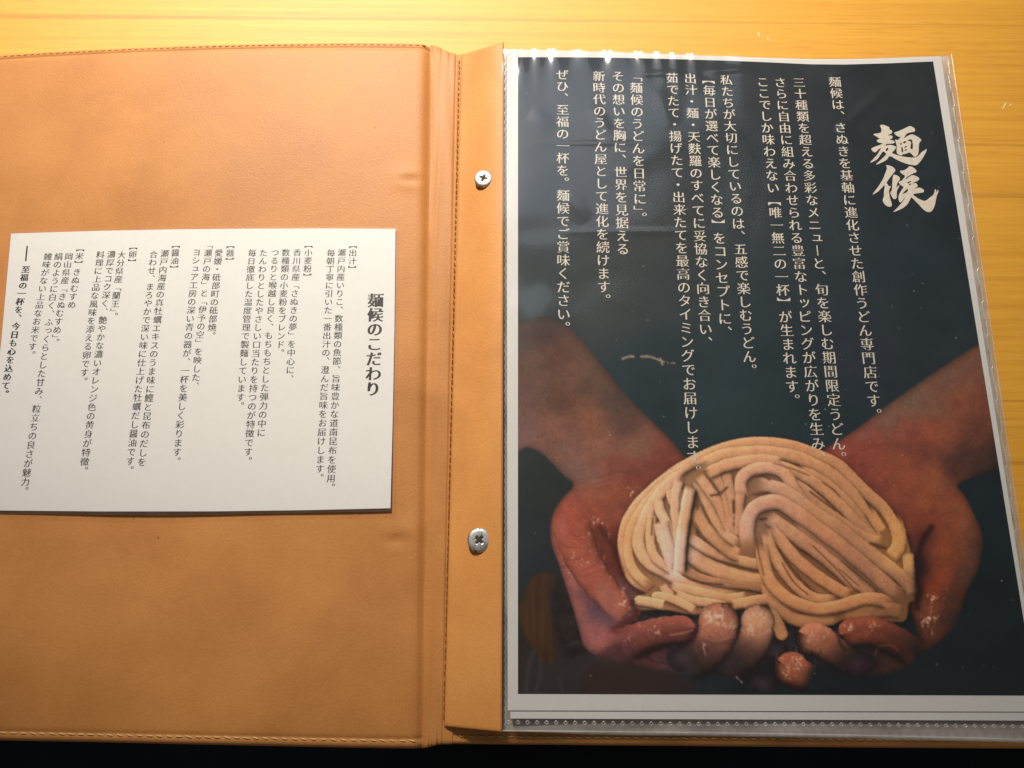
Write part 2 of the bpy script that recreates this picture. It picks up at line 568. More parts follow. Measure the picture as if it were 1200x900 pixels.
def paint_print(uu, vv):
    C = np.zeros((CH, CW, 3))
    fine = vnoise(1.3, 5) - 0.5
    mid = fbm(9, 31, 4) - 0.5
    big = fbm(60, 77, 4) - 0.5
    weave = 0.5 * np.sin(GV * 2.1) * 0.5

    # ---- backdrop, upper left inked bluer to paint in the sleeve's reflected haze
    C[:] = field([
        (620, 90, 40, 48, 62), (700, 100, 42, 50, 62), (800, 90, 44, 50, 56), (900, 90, 46, 50, 54), (1060, 90, 34, 40, 42), (1085, 250, 30, 38, 44),
        (640, 200, 34, 44, 58), (760, 250, 46, 48, 50), (860, 220, 40, 48, 52), (960, 260, 38, 46, 52), (1060, 300, 30, 40, 48), (1110, 380, 32, 40, 44),
        (640, 330, 40, 48, 50), (720, 350, 44, 48, 48), (800, 340, 38, 46, 48), (850, 440, 30, 44, 50), (900, 480, 28, 44, 48), (960, 470, 30, 42, 48), (1000, 420, 36, 42, 52),
        (760, 430, 26, 42, 48), (1150, 600, 18, 30, 36), (1160, 700, 18, 26, 28), (1150, 790, 16, 22, 26), (1000, 790, 20, 22, 26), (620, 560, 40, 46, 46), (625, 620, 42, 48, 50),
        (620, 790, 42, 36, 36), (720, 800, 44, 38, 38), (800, 800, 26, 30, 34), (650, 650, 30, 32, 38), (900, 800, 20, 26, 30)], 30)
    C *= (1 + 0.30 * big)[..., None]
    # ---- dim brown streaked shape, lower left
    m = poly_mask([(614, 700), (622, 680), (636, 671), (650, 674), (652, 690), (645, 705), (648, 730), (656, 760), (652, 775), (640, 778), (626, 762), (614, 740), (609, 718)], 2.2)
    st = fbm(7, 401, 3, (0.55, 7))
    bl = field([(625, 690, 74, 48, 26), (640, 690, 70, 44, 26), (620, 730, 82, 54, 26), (640, 740, 76, 48, 24), (640, 770, 62, 42, 26)], 10) * (0.66 + 0.36 * st)[..., None]
    C = C * (1 - 0.95 * m[..., None]) + bl * 0.95 * m[..., None]
    m = poly_mask([(652, 676), (676, 690), (684, 730), (690, 760), (676, 772), (656, 762), (648, 730), (646, 700)], 5)
    C = C * (1 - 0.75 * m[..., None]) + (np.array([34, 26, 24]) / 255 * (1 + 1.1 * mid)[..., None]) * 0.75 * m[..., None]
    for pl, al, colr in [([(616, 812), (620, 780), (626, 762)], 0.30, (74, 76, 80)), ([(628, 812), (633, 790), (634, 772)], 0.20, (80, 78, 80)), ([(660, 812), (655, 796)], 0.15, (80, 76, 74)), ([(664, 757), (676, 752)], 0.25, (60, 62, 70))]:
        win, D, *_ = seg_field(catmull(pl, 8), 12)
        a = al * np.exp(-(D / 2.4) ** 2)
        C[win] = C[win] * (1 - a[..., None]) + np.array(colr) / 255 * a[..., None]
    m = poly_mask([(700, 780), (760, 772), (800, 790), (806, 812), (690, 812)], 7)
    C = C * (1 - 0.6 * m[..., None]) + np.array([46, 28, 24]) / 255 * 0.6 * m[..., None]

    # ---- left forearm and hand
    arm = poly_mask([(598, 392), (612, 376), (636, 371), (655, 376), (674, 390), (696, 416), (720, 446), (742, 472), (764, 494), (784, 514), (800, 533), (812, 552), (800, 600), (770, 660), (750, 720), (735, 735), (760, 742), (815, 728), (820, 770), (790, 782), (768, 783), (748, 772), (724, 766), (700, 767), (686, 758), (680, 740), (673, 715), (665, 690), (656, 662), (648, 640), (646, 620), (650, 600), (660, 584), (673, 568), (660, 556), (645, 540), (632, 529), (618, 524), (598, 521)], 1.0)
    skin = field([
        (612, 400, 66, 52, 46), (635, 390, 62, 46, 42), (625, 420, 88, 62, 54), (650, 415, 80, 50, 40), (665, 440, 92, 64, 52), (625, 460, 92, 66, 62), (655, 470, 84, 56, 44), (690, 450, 80, 58, 46),
        (615, 505, 106, 76, 74), (650, 500, 112, 74, 62), (690, 490, 112, 70, 52), (720, 470, 70, 52, 46), (735, 495, 78, 52, 46), (660, 530, 108, 76, 66), (700, 525, 118, 76, 60), (745, 520, 112, 76, 60),
        (780, 535, 106, 54, 44), (790, 550, 100, 46, 42), (668, 555, 104, 76, 72), (690, 558, 112, 80, 72), (720, 550, 112, 62, 52), (750, 560, 104, 52, 44),
        (662, 592, 140, 72, 58), (690, 575, 132, 74, 56), (715, 580, 126, 68, 50), (740, 575, 112, 58, 46), (760, 580, 104, 48, 42), (652, 618, 146, 82, 72), (672, 610, 146, 70, 54), (695, 600, 126, 62, 46),
        (720, 605, 120, 62, 46), (745, 600, 112, 56, 44), (662, 645, 146, 84, 72), (684, 640, 132, 58, 42), (705, 628, 96, 46, 32), (720, 632, 92, 40, 30), (735, 625, 92, 42, 34), (728, 650, 78, 34, 28),
        (664, 680, 142, 84, 78), (674, 712, 140, 84, 78), (684, 742, 136, 82, 78), (705, 745, 134, 78, 74), (725, 740, 126, 72, 66), (700, 712, 84, 62, 76), (715, 722, 92, 66, 76), (694, 700, 96, 62, 66),
        (745, 750, 110, 58, 56), (770, 760, 84, 46, 48), (795, 765, 66, 46, 50), (745, 768, 96, 52, 54), (770, 778, 70, 44, 46)], 9, 1.7)
    skin = 1.07 * skin * (1 + 0.22 * mid + 0.10 * fine)[..., None]
    C = C * (1 - arm[..., None]) + skin * arm[..., None]
    # rounding towards the lower edge of the arm and hand
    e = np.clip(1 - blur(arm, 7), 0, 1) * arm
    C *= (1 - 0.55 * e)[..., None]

    # ---- right forearm and hand
    arm2 = poly_mask([(1230, 352), (1180, 384), (1145, 405), (1115, 424), (1082, 446), (1042, 474), (1014, 496), (988, 514), (966, 528), (940, 560), (1000, 640), (1060, 700), (1076, 760), (1040, 772), (1060, 775), (1085, 762), (1104, 748), (1117, 735), (1127, 712), (1134, 690), (1145, 668), (1151, 645), (1150, 624), (1141, 602), (1130, 580), (1122, 568), (1150, 556), (1180, 546), (1230, 536)], 1.0)
    skin2 = field([
        (1150, 415, 98, 66, 52), (1110, 440, 100, 70, 56), (1070, 470, 98, 74, 60), (1180, 430, 96, 58, 46), (1130, 470, 110, 62, 48), (1170, 480, 94, 52, 40), (1095, 480, 104, 70, 56), (1040, 490, 104, 74, 62),
        (1010, 505, 116, 68, 60), (985, 525, 124, 62, 52), (1020, 525, 118, 58, 46), (1060, 505, 112, 62, 50), (1090, 505, 122, 64, 46), (1080, 530, 96, 50, 42), (1110, 510, 112, 62, 46), (1150, 510, 84, 48, 38),
        (1130, 535, 62, 40, 38), (1170, 525, 50, 34, 36), (1115, 545, 64, 42, 36), (1150, 548, 54, 40, 32), (1180, 540, 38, 32, 30), (1000, 545, 112, 52, 44), (1030, 550, 118, 60, 46), (1060, 550, 122, 64, 46),
        (1095, 555, 120, 66, 46), (1020, 580, 98, 46, 44), (1050, 580, 116, 60, 44), (1085, 585, 120, 64, 44), (1115, 590, 114, 62, 42), (1040, 610, 88, 42, 44), (1065, 615, 106, 52, 38), (1090, 610, 110, 54, 38),
        (1125, 615, 114, 62, 44), (1143, 620, 84, 50, 38), (1145, 645, 62, 42, 36), (1060, 640, 70, 38, 40), (1082, 630, 74, 36, 34), (1105, 640, 122, 60, 38), (1125, 645, 100, 56, 38), (1105, 670, 118, 56, 36),
        (1130, 675, 68, 44, 34), (1075, 665, 30, 20, 22), (1072, 690, 28, 18, 18), (1092, 690, 114, 50, 30), (1118, 700, 60, 36, 28), (1090, 715, 104, 56, 40), (1112, 725, 48, 30, 26), (1090, 740, 70, 38, 28), (1070, 755, 40, 26, 22)], 9, 1.7)
    skin2 = 1.05 * skin2 * (1 + 0.20 * mid + 0.10 * fine)[..., None]
    C = C * (1 - arm2[..., None]) + skin2 * arm2[..., None]
    e = np.clip(1 - blur(arm2, 7), 0, 1) * arm2
    C *= (1 - 0.55 * e)[..., None]

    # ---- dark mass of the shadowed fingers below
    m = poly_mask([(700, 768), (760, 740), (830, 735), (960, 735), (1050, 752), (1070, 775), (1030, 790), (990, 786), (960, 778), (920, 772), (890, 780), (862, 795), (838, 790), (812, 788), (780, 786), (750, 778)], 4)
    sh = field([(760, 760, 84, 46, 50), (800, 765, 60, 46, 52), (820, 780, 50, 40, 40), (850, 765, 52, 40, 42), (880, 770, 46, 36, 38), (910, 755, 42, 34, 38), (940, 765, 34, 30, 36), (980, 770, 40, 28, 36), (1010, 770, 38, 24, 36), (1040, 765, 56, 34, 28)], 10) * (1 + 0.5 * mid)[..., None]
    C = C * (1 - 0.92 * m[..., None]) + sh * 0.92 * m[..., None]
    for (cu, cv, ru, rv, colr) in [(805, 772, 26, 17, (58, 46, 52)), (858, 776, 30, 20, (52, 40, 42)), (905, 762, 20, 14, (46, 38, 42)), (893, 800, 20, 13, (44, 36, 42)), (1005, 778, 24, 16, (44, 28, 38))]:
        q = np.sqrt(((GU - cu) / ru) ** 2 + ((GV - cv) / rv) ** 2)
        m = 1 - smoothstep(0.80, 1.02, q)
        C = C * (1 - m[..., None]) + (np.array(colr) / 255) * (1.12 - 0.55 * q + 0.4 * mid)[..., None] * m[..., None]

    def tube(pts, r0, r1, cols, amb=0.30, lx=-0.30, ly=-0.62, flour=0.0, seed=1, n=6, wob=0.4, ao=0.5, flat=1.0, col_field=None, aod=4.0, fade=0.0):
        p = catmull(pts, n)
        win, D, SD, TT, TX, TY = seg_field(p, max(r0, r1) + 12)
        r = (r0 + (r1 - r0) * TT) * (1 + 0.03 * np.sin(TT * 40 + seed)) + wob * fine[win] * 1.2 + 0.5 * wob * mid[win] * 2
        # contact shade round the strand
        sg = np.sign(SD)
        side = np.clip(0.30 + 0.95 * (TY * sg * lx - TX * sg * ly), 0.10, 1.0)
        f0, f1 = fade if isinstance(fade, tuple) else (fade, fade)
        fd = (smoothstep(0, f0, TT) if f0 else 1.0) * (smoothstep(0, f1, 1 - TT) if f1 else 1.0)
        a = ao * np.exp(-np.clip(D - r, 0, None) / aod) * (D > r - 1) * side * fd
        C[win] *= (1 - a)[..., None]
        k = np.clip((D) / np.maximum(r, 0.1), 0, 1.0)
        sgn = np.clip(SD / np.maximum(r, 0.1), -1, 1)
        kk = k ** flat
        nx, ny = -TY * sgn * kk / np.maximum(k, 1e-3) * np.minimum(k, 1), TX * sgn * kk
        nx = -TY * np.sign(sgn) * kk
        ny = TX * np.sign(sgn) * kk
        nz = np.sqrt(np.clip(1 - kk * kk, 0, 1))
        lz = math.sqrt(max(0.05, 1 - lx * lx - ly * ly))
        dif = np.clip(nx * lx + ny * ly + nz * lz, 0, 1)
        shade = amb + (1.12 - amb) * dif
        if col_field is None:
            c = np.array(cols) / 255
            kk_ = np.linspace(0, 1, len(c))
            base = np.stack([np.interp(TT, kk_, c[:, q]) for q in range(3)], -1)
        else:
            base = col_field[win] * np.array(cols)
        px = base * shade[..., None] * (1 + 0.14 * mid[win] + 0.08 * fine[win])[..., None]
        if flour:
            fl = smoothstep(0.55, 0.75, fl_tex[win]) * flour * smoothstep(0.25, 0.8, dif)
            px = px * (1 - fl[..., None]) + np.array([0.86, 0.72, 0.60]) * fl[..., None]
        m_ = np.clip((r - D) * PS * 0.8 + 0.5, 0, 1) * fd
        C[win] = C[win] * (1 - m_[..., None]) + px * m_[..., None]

    fl_tex = 0.55 * vnoise(2.6, 61) + 0.45 * vnoise(1.4, 62)

    # ---- left thumb over the palm
    tube([(664, 590), (672, 624), (684, 656), (700, 682), (716, 700), (724, 709)], 25, 16, [(148, 72, 56), (154, 86, 70)], 0.42, lx=-.35, ly=-.42, wob=0.3, ao=0.45, flat=1.7, aod=5, fade=(0.55, 0.0))
    m = poly_mask([(698, 688), (706, 682), (722, 697), (729, 718), (726, 728), (716, 722), (704, 708)], 1.4)
    nl = np.array([150, 92, 80]) / 255 * (1 + 0.2 * mid)[..., None]
    C = C * (1 - 0.7 * m[..., None]) + nl * 0.7 * m[..., None]
    m = poly_mask([(727, 728), (738, 722), (746, 712), (750, 722), (742, 738), (726, 744), (716, 738)], 3)
    C = C * (1 - 0.55 * m[..., None]) + np.array([54, 20, 16]) / 255 * 0.55 * m[..., None]

    # ---- noodle mound
    A = lambda q: [(700 + x / 3.0, 500 + y / 3.0) for x, y in q]
    mound = poly_mask(A([(75, 400), (90, 350), (115, 300), (155, 245), (205, 200), (270, 155), (340, 118), (420, 78), (500, 56), (590, 49), (680, 60), (760, 83), (830, 113), (890, 163), (940, 213), (990, 258), (1032, 295), (1062, 345), (1088, 400), (1106, 470), (1114, 540), (1126, 575), (1115, 610), (1095, 622), (1080, 682), (1000, 682), (900, 668), (830, 692), (740, 706), (670, 692), (620, 655), (600, 655), (500, 640), (420, 645), (340, 660), (250, 645), (150, 642), (133, 612), (150, 595), (172, 582), (130, 562), (100, 522), (80, 462)]), 0.7)
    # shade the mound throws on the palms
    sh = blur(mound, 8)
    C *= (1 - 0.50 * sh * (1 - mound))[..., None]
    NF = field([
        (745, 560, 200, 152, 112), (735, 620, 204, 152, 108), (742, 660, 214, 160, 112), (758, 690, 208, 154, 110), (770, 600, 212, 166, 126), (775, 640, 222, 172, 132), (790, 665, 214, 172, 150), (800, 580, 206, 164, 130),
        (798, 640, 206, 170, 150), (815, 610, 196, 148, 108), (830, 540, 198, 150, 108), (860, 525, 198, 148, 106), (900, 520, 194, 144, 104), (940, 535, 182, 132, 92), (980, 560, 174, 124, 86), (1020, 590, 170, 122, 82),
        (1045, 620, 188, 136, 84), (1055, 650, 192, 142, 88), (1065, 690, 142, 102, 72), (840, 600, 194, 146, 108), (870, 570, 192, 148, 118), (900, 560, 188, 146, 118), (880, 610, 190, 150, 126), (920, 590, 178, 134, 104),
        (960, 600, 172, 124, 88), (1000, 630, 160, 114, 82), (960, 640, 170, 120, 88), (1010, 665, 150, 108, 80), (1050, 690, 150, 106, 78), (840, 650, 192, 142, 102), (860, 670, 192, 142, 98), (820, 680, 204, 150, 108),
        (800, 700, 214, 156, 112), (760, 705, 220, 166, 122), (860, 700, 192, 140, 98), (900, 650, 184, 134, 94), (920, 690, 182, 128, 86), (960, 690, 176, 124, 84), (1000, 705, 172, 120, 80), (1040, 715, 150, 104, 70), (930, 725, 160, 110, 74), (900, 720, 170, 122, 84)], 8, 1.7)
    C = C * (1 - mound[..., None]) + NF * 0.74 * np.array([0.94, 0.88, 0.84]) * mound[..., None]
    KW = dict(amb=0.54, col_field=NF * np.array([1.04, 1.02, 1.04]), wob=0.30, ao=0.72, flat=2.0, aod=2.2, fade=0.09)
    one = (1.0, 1.0, 1.0)

    def nd(pts, wpx, cols=one, w2=None, **kw):
        d = dict(KW)
        d.update(kw)
        nd.k += 1
        tube(A(pts), wpx / 4.9, (w2 or wpx) / 4.9, cols, seed=nd.k * 1.7, **d)
    nd.k = 0
    # outer windings
    nd([(210, 208), (270, 160), (340, 122), (420, 84), (500, 63), (590, 56), (680, 68), (765, 96), (845, 134), (905, 190), (955, 240), (1005, 285), (1042, 340), (1070, 400), (1090, 470)], 34)
    nd([(1090, 440), (1096, 500), (1100, 550), (1108, 590)], 34)
    nd([(330, 138), (262, 168), (198, 216), (144, 270), (108, 325), (90, 385), (92, 440), (106, 500), (135, 545), (178, 572)], 30, (1.0, 1.0, 1.0))
    nd([(345, 150), (420, 108), (510, 92), (600, 90), (690, 104), (780, 142), (850, 190), (905, 248), (945, 310), (975, 350)], 38)
    nd([(700, 150), (780, 185), (840, 232), (890, 280), (930, 335), (965, 380)], 34)
    nd([(610, 130), (700, 160), (770, 200), (830, 250), (880, 300), (920, 345), (985, 395), (1010, 402)], 34)
    nd([(310, 160), (255, 188), (200, 238), (158, 290), (126, 345), (108, 410), (114, 475), (142, 525), (188, 560)], 30, (1.02, 1.0, .98))
    nd([(670, 190), (740, 235), (800, 290), (860, 340), (930, 385), (1000, 410)], 36)
    nd([(620, 200), (700, 255), (770, 310), (840, 350), (900, 400), (960, 440), (1000, 460)], 36)
    # left half
    nd([(300, 170), (248, 206), (203, 258), (170, 318), (146, 385), (150, 435), (180, 478), (232, 508), (300, 545), (380, 572), (450, 590), (510, 592)], 36, (1.04, 1.04, 1.06))
    nd([(196, 300), (186, 360), (188, 420), (205, 462), (240, 490), (270, 510)], 28, (1.0, .98, .95))
    nd([(345, 290), (330, 350), (335, 420), (360, 470)], 36, (.80, .76, .70))
    nd([(310, 430), (370, 480), (440, 512), (520, 536), (600, 550)], 46)
    nd([(310, 505), (370, 535), (450, 552), (540, 560), (600, 575)], 26, (.80, .78, .78))
    nd([(250, 560), (310, 572), (390, 590), (460, 604), (530, 596)], 30)
    nd([(320, 385), (372, 424), (435, 452), (505, 472), (580, 488)], 32)
    nd([(210, 250), (222, 300), (246, 345), (270, 395), (275, 440)], 30, (1.06, 1.06, 1.08))
    nd([(222, 330), (232, 380), (250, 430), (268, 490)], 44, (1.02, 1.05, 1.14))
    nd([(252, 214), (264, 262), (286, 300), (296, 345)], 26, (1.06, 1.04, 1.02))
    nd([(280, 205), (290, 245), (300, 290)], 24, (1.06, 1.05, 1.04))
    nd([(338, 280), (362, 332), (392, 374), (435, 412), (480, 445), (508, 452)], 40, (.97, .95, .92))
    nd([(410, 240), (440, 300), (462, 350), (490, 390)], 34, (1.0, .96, .92))
    nd([(470, 215), (450, 260), (442, 310), (452, 350)], 30)
    nd([(340, 182), (372, 235), (398, 292), (424, 340), (458, 385), (498, 412)], 30)
    nd([(330, 208), (320, 250), (310, 305), (300, 365), (293, 425), (290, 480), (288, 522)], 36, (1.06, 1.06, 1.08), amb=.36, lx=-.6, ly=-.3)
    nd([(352, 168), (386, 214), (420, 262), (448, 318), (470, 372)], 32, (1.0, .98, .97))
    nd([(395, 150), (425, 190), (450, 232), (462, 290), (468, 350)], 30, (.98, .95, .93))
    nd([(452, 158), (462, 205), (474, 258), (486, 320)], 28, (.98, .95, .92))
    nd([(290, 180), (276, 230), (272, 290), (280, 350), (284, 420)], 28, (1.03, 1.02, 1.03))
    nd([(330, 208), (320, 250), (310, 305), (300, 365), (293, 425), (290, 480), (288, 522)], 34, (1.06, 1.06, 1.08), amb=.40, lx=-.6, ly=-.3)
    # middle arches
    nd([(380, 170), (440, 140), (510, 124), (580, 118), (650, 128)], 36, (1.02, 1.0, 1.0))
    nd([(505, 230), (498, 280), (500, 330), (496, 380)], 28, (.98, .94, .9))
    nd([(508, 250), (503, 200), (522, 165), (570, 146), (628, 148), (668, 176), (700, 232), (740, 280)], 36, (1.04, 1.02, 1.02))
    nd([(548, 204), (615, 212), (690, 246), (762, 302), (852, 358), (942, 432), (1022, 492), (1084, 542), (1112, 585)], 42)
    # right half
    nd([(945, 282), (962, 305), (980, 335), (1004, 372)], 32, (1.02, 1.0, .96), fade=(.4, .15))
    nd([(1030, 310), (1050, 345), (1062, 392), (1056, 430), (1028, 464)], 44, (1.0, .98, .96), ao=.4, fade=(.35, .12))
    nd([(640, 395), (690, 470), (750, 540), (810, 592), (850, 605)], 34, (.82, .78, .76))
    nd([(700, 400), (780, 440), (860, 500), (930, 560), (980, 600)], 36)
    nd([(690, 330), (770, 385), (850, 440), (930, 500), (1000, 560), (1050, 600)], 40)
    nd([(592, 312), (642, 346), (722, 402), (792, 452), (862, 512), (925, 575)], 42)
    nd([(600, 345), (650, 405), (700, 465), (772, 525), (850, 575), (900, 594)], 36, (1.02, 1.0, .98))
    nd([(590, 362), (612, 432), (652, 502), (702, 562), (762, 604), (840, 612)], 34)
    nd([(536, 440), (526, 392), (527, 340), (548, 292), (592, 268), (642, 268), (702, 304), (772, 356), (842, 408), (912, 466), (982, 526), (1040, 576), (1078, 598)], 44, (1.02, 1.0, 1.0))
    # bottom windings
    nd([(860, 660), (940, 655), (1020, 645), (1072, 652)], 44, (.86, .84, .82), ao=.25)
    nd([(592, 540), (612, 605), (655, 650), (715, 682), (790, 680), (845, 668)], 40)
    nd([(574, 400), (584, 470), (602, 532), (642, 584), (702, 622), (782, 642), (855, 630), (940, 606), (1005, 612), (1045, 636)], 38, (1.04, 1.03, 1.0))
    nd([(470, 628), (530, 616), (604, 606)], 32)
    nd([(600, 640), (628, 680), (648, 728)], 34, w2=36, fade=(.2, 0))
    nd([(270, 585), (330, 610), (400, 620), (455, 632)], 28)
    nd([(228, 552), (240, 575), (262, 598)], 26, fade=(.2, .1))
    nd([(205, 596), (246, 600), (300, 622), (346, 646)], 26, (1.0, 1.0, 1.0), fade=(0, .1))
    nd([(148, 612), (190, 618), (236, 628)], 30, (1.0, 1.0, 1.0), fade=(0, .1))
    # dark gaps between strands
    for pl, wd, al in [([(400, 242), (430, 236), (456, 214)], 4.2, .8), ([(479, 262), (480, 300)], 5.5, .85), ([(572, 326), (590, 324)], 5.5, .9), ([(962, 410), (990, 420), (1012, 428)], 5.5, .8), ([(300, 522), (350, 545), (440, 556)], 3.2, .8), ([(748, 228), (800, 268), (838, 296)], 3.4, .75),
                       ([(545, 238), (580, 240), (600, 232)], 4.6, .6), ([(548, 176), (580, 172), (606, 186)], 4.4, .6), ([(618, 128), (690, 150), (745, 172)], 2.8, .5), ([(792, 196), (830, 222), (852, 246)], 3.2, .6), ([(195, 322), (190, 380)], 3.6, .6), ([(350, 250), (352, 290)], 5.0, .55), ([(345, 340), (380, 395), (430, 440)], 2.6, .6),
                       ([(560, 400), (570, 460), (585, 520)], 4.0, .5), ([(650, 480), (690, 545), (740, 590)], 3.0, .6), ([(760, 420), (840, 500), (910, 580)], 2.8, .6), ([(850, 500), (920, 560)], 2.6, .5), ([(645, 620), (690, 650), (760, 665), (830, 655)], 3.0, .55), ([(165, 590), (200, 560)], 3.5, .5), ([(500, 640), (600, 645)], 3.0, .4)]:
        win, D, SD, TT, TX, TY = seg_field(catmull(A(pl), 6), 8)
        a = al * np.exp(-(D / (wd / 3.0 * 1.15)) ** 2)
        C[win] = C[win] * (1 - a[..., None]) + np.array([70, 44, 32]) / 255 * a[..., None]
    # flour on the mound
    q = smoothstep(0.60, 0.80, fl_tex) * mound * 0.07
    C = C * (1 - q[..., None]) + np.array([0.86, 0.74, 0.62]) * q[..., None]

    # ---- fingers along the front
    tube([(716, 762), (742, 752), (772, 742), (798, 738)], 22, 17, [(122, 66, 62), (136, 74, 62)], 0.22, ly=-0.74, lx=-.1, flour=.0, wob=.35, ao=.45, flat=1.6, fade=(0.45, 0.0))
    m = poly_mask([(768, 742), (790, 739), (812, 734), (814, 746), (800, 752), (776, 752)], 2)
    C = C * (1 - .5 * m[..., None]) + np.array([92, 48, 46]) / 255 * .5 * m[..., None]

    # fingers of both hands: lit tips that run down into the shadowed finger bodies
    FK = dict(lx=-.12, ly=-.70, wob=.4, ao=.40, flat=2.0, aod=3.5)
    tube([(1000, 742), (1022, 741), (1046, 750), (1066, 762), (1078, 772)], 18, 18, [(126, 66, 48), (122, 60, 42), (94, 48, 36), (60, 34, 28), (36, 24, 22)], .16, fade=(0, .3), **FK)
    tube([(928, 784), (938, 790), (956, 796)], 20, 14, [(152, 86, 62), (118, 64, 46), (30, 24, 24)], .30, fade=(0, .5), **FK)
    tube([(954, 748), (966, 754), (986, 770), (1004, 784)], 19, 15, [(172, 108, 82), (128, 76, 58), (52, 34, 30), (28, 22, 24)], .30, fade=(0, .35), **FK)
    tube([(888, 729), (885, 748), (874, 768), (852, 784)], 19.5, 19, [(206, 150, 116), (160, 108, 86), (84, 56, 48), (50, 38, 36), (36, 28, 28)], .34, fade=(0, .3), **FK)
    tube([(842, 730), (838, 750), (824, 770), (800, 782)], 23.5, 19, [(190, 124, 98), (150, 92, 74), (84, 54, 48), (54, 40, 38), (42, 32, 32)], .34, fade=(0, .3), **FK)
    # nails, knuckle folds and finger outlines
    for pl, wd, al, colr in [([(822, 745), (836, 751), (852, 748), (862, 740)], 1.3, .2, (176, 126, 110)), ([(824, 749), (838, 755), (856, 751)], 3.0, .25, (60, 40, 38)),
                             ([(876, 741), (888, 745), (899, 740)], 1.2, .5, (170, 122, 102)), ([(786, 744), (800, 742), (812, 738)], 1.3, .5, (180, 120, 96)), ([(943, 757), (956, 761), (970, 757)], 1.1, .35, (150, 100, 80)),
                             ([(865, 716), (867, 732), (864, 748)], 2.0, .6, (44, 24, 26)), ([(816, 722), (817, 738), (812, 752)], 2.0, .5, (58, 28, 28)), ([(981, 738), (984, 752), (990, 762)], 2.2, .6, (26, 18, 20)), ([(1030, 752), (1040, 758), (1050, 768)], 1.6, .4, (36, 22, 20)),
                             ([(752, 768), (770, 776), (790, 778)], 1.6, .35, (40, 26, 30)), ([(1026, 766), (1030, 758), (1044, 756), (1052, 762)], 1.2, .35, (120, 76, 56)),
                             ([(655, 634), (662, 640), (672, 642)], 1.2, .25, (92, 40, 34)), ([(683, 668), (694, 664), (704, 656)], 1.0, .22, (92, 38, 30)), ([(680, 676), (692, 673), (704, 668)], 1.0, .18, (92, 38, 30)), ([(664, 655), (675, 656), (688, 650)], 1.0, .2, (96, 44, 36)),
                             ([(1092, 660), (1106, 664), (1120, 660)], 1.1, .25, (66, 28, 22)), ([(1090, 690), (1102, 694), (1114, 690)], 1.1, .25, (60, 26, 22)), ([(1086, 618), (1100, 606), (1116, 600)], 1.4, .22, (80, 38, 30)),
                             ([(700, 560), (722, 553), (748, 552)], 1.8, .25, (80, 44, 38)), ([(694, 568), (716, 562)], 1.2, .2, (80, 42, 36)), ([(1010, 528), (1040, 520), (1068, 524)], 2.0, .22, (74, 38, 34))]:
        win, D, *_ = seg_field(catmull(pl, 6), 8)
        a = al * np.exp(-(D / wd) ** 2)
        C[win] = C[win] * (1 - a[..., None]) + np.array(colr) / 255 * a[..., None]

    # ---- right thumb edge light and flour, crease
    win, D, SD, TT, TX, TY = seg_field(catmull([(1092, 618), (1082, 632), (1076, 655), (1074, 690), (1076, 712)], 8), 14)
    a = .75 * np.exp(-(D / 4.2) ** 2)
    C[win] = C[win] * (1 - a[..., None]) + np.array([30, 17, 18]) / 255 * a[..., None]
    win, D, SD, TT, TX, TY = seg_field(catmull([(703, 618), (712, 630), (722, 648), (730, 672)], 8), 14)
    a = .6 * np.exp(-(D / 3.4) ** 2)
    C[win] = C[win] * (1 - a[..., None]) + np.array([54, 24, 20]) / 255 * a[..., None]

    def dust(cu, cv, ru, rv, dens, seed, rot=0.0, colr=(216, 178, 154)):
        x, y = (GU - cu), (GV - cv)
        xr, yr = x * math.cos(rot) + y * math.sin(rot), -x * math.sin(rot) + y * math.cos(rot)
        f_ = np.exp(-(xr / ru) ** 2 - (yr / rv) ** 2)
        n_ = 0.45 * vnoise(1.4, seed, (1.8, 1)) + 0.55 * vnoise(3.2, seed + 9, (0.8, 1.3))
        cl_ = smoothstep(0.42, 0.72, 0.5 * vnoise(9, seed + 3) + 0.5 * vnoise(5, seed + 4, (0.7, 1.6)))
        a_ = smoothstep(0.52, 0.90, n_ + 0.18 * f_ * dens) * cl_ * f_ ** 0.7 * 0.85
        C[:] = C * (1 - a_[..., None]) + np.array(colr) / 255 * a_[..., None]
    dust(737, 700, 13, 18, 1.0, 300, -.6)
    dust(742, 745, 8, 12, .9, 304, .3)
    dust(776, 734, 14, 7, .8, 308, -.5)
    dust(739, 578, 8, 7, .45, 312)
    dust(690, 655, 26, 12, .25, 316, .8)
    dust(700, 620, 12, 16, .25, 320)
    dust(668, 650, 8, 22, .2, 324)
    dust(1088, 724, 10, 17, .95, 328, .15)
    dust(1097, 700, 10, 10, .5, 332)
    dust(838, 722, 20, 15, 1.5, 336)
    dust(846, 738, 14, 9, 1.1, 337)
    dust(887, 726, 17, 17, 1.9, 340)
    dust(926, 780, 16, 14, 1.0, 344)
    dust(956, 744, 17, 12, .8, 348)
    dust(1008, 736, 26, 8, .8, 352)
    dust(822, 760, 6, 8, .7, 356)
    # cream splash on the backdrop and scattered specks
    for pl, wd in [([(730, 420), (737, 418), (742, 418)], 1.8), ([(752, 418), (762, 418), (770, 421), (778, 424)], 1.7), ([(774, 420), (776, 427)], 1.5), ([(782, 425), (791, 426)], 1.2), ([(862, 792), (870, 800)], 0.7)]:
        win, D, SD, TT, TX, TY = seg_field(catmull(pl, 6), 6)
        a = np.clip((wd + 1.6 * fine[win] - D) * 1.2, 0, 1) * .8
        C[win] = C[win] * (1 - a[..., None]) + np.array([150, 126, 106]) / 255 * a[..., None]
    r = np.random.default_rng(99)
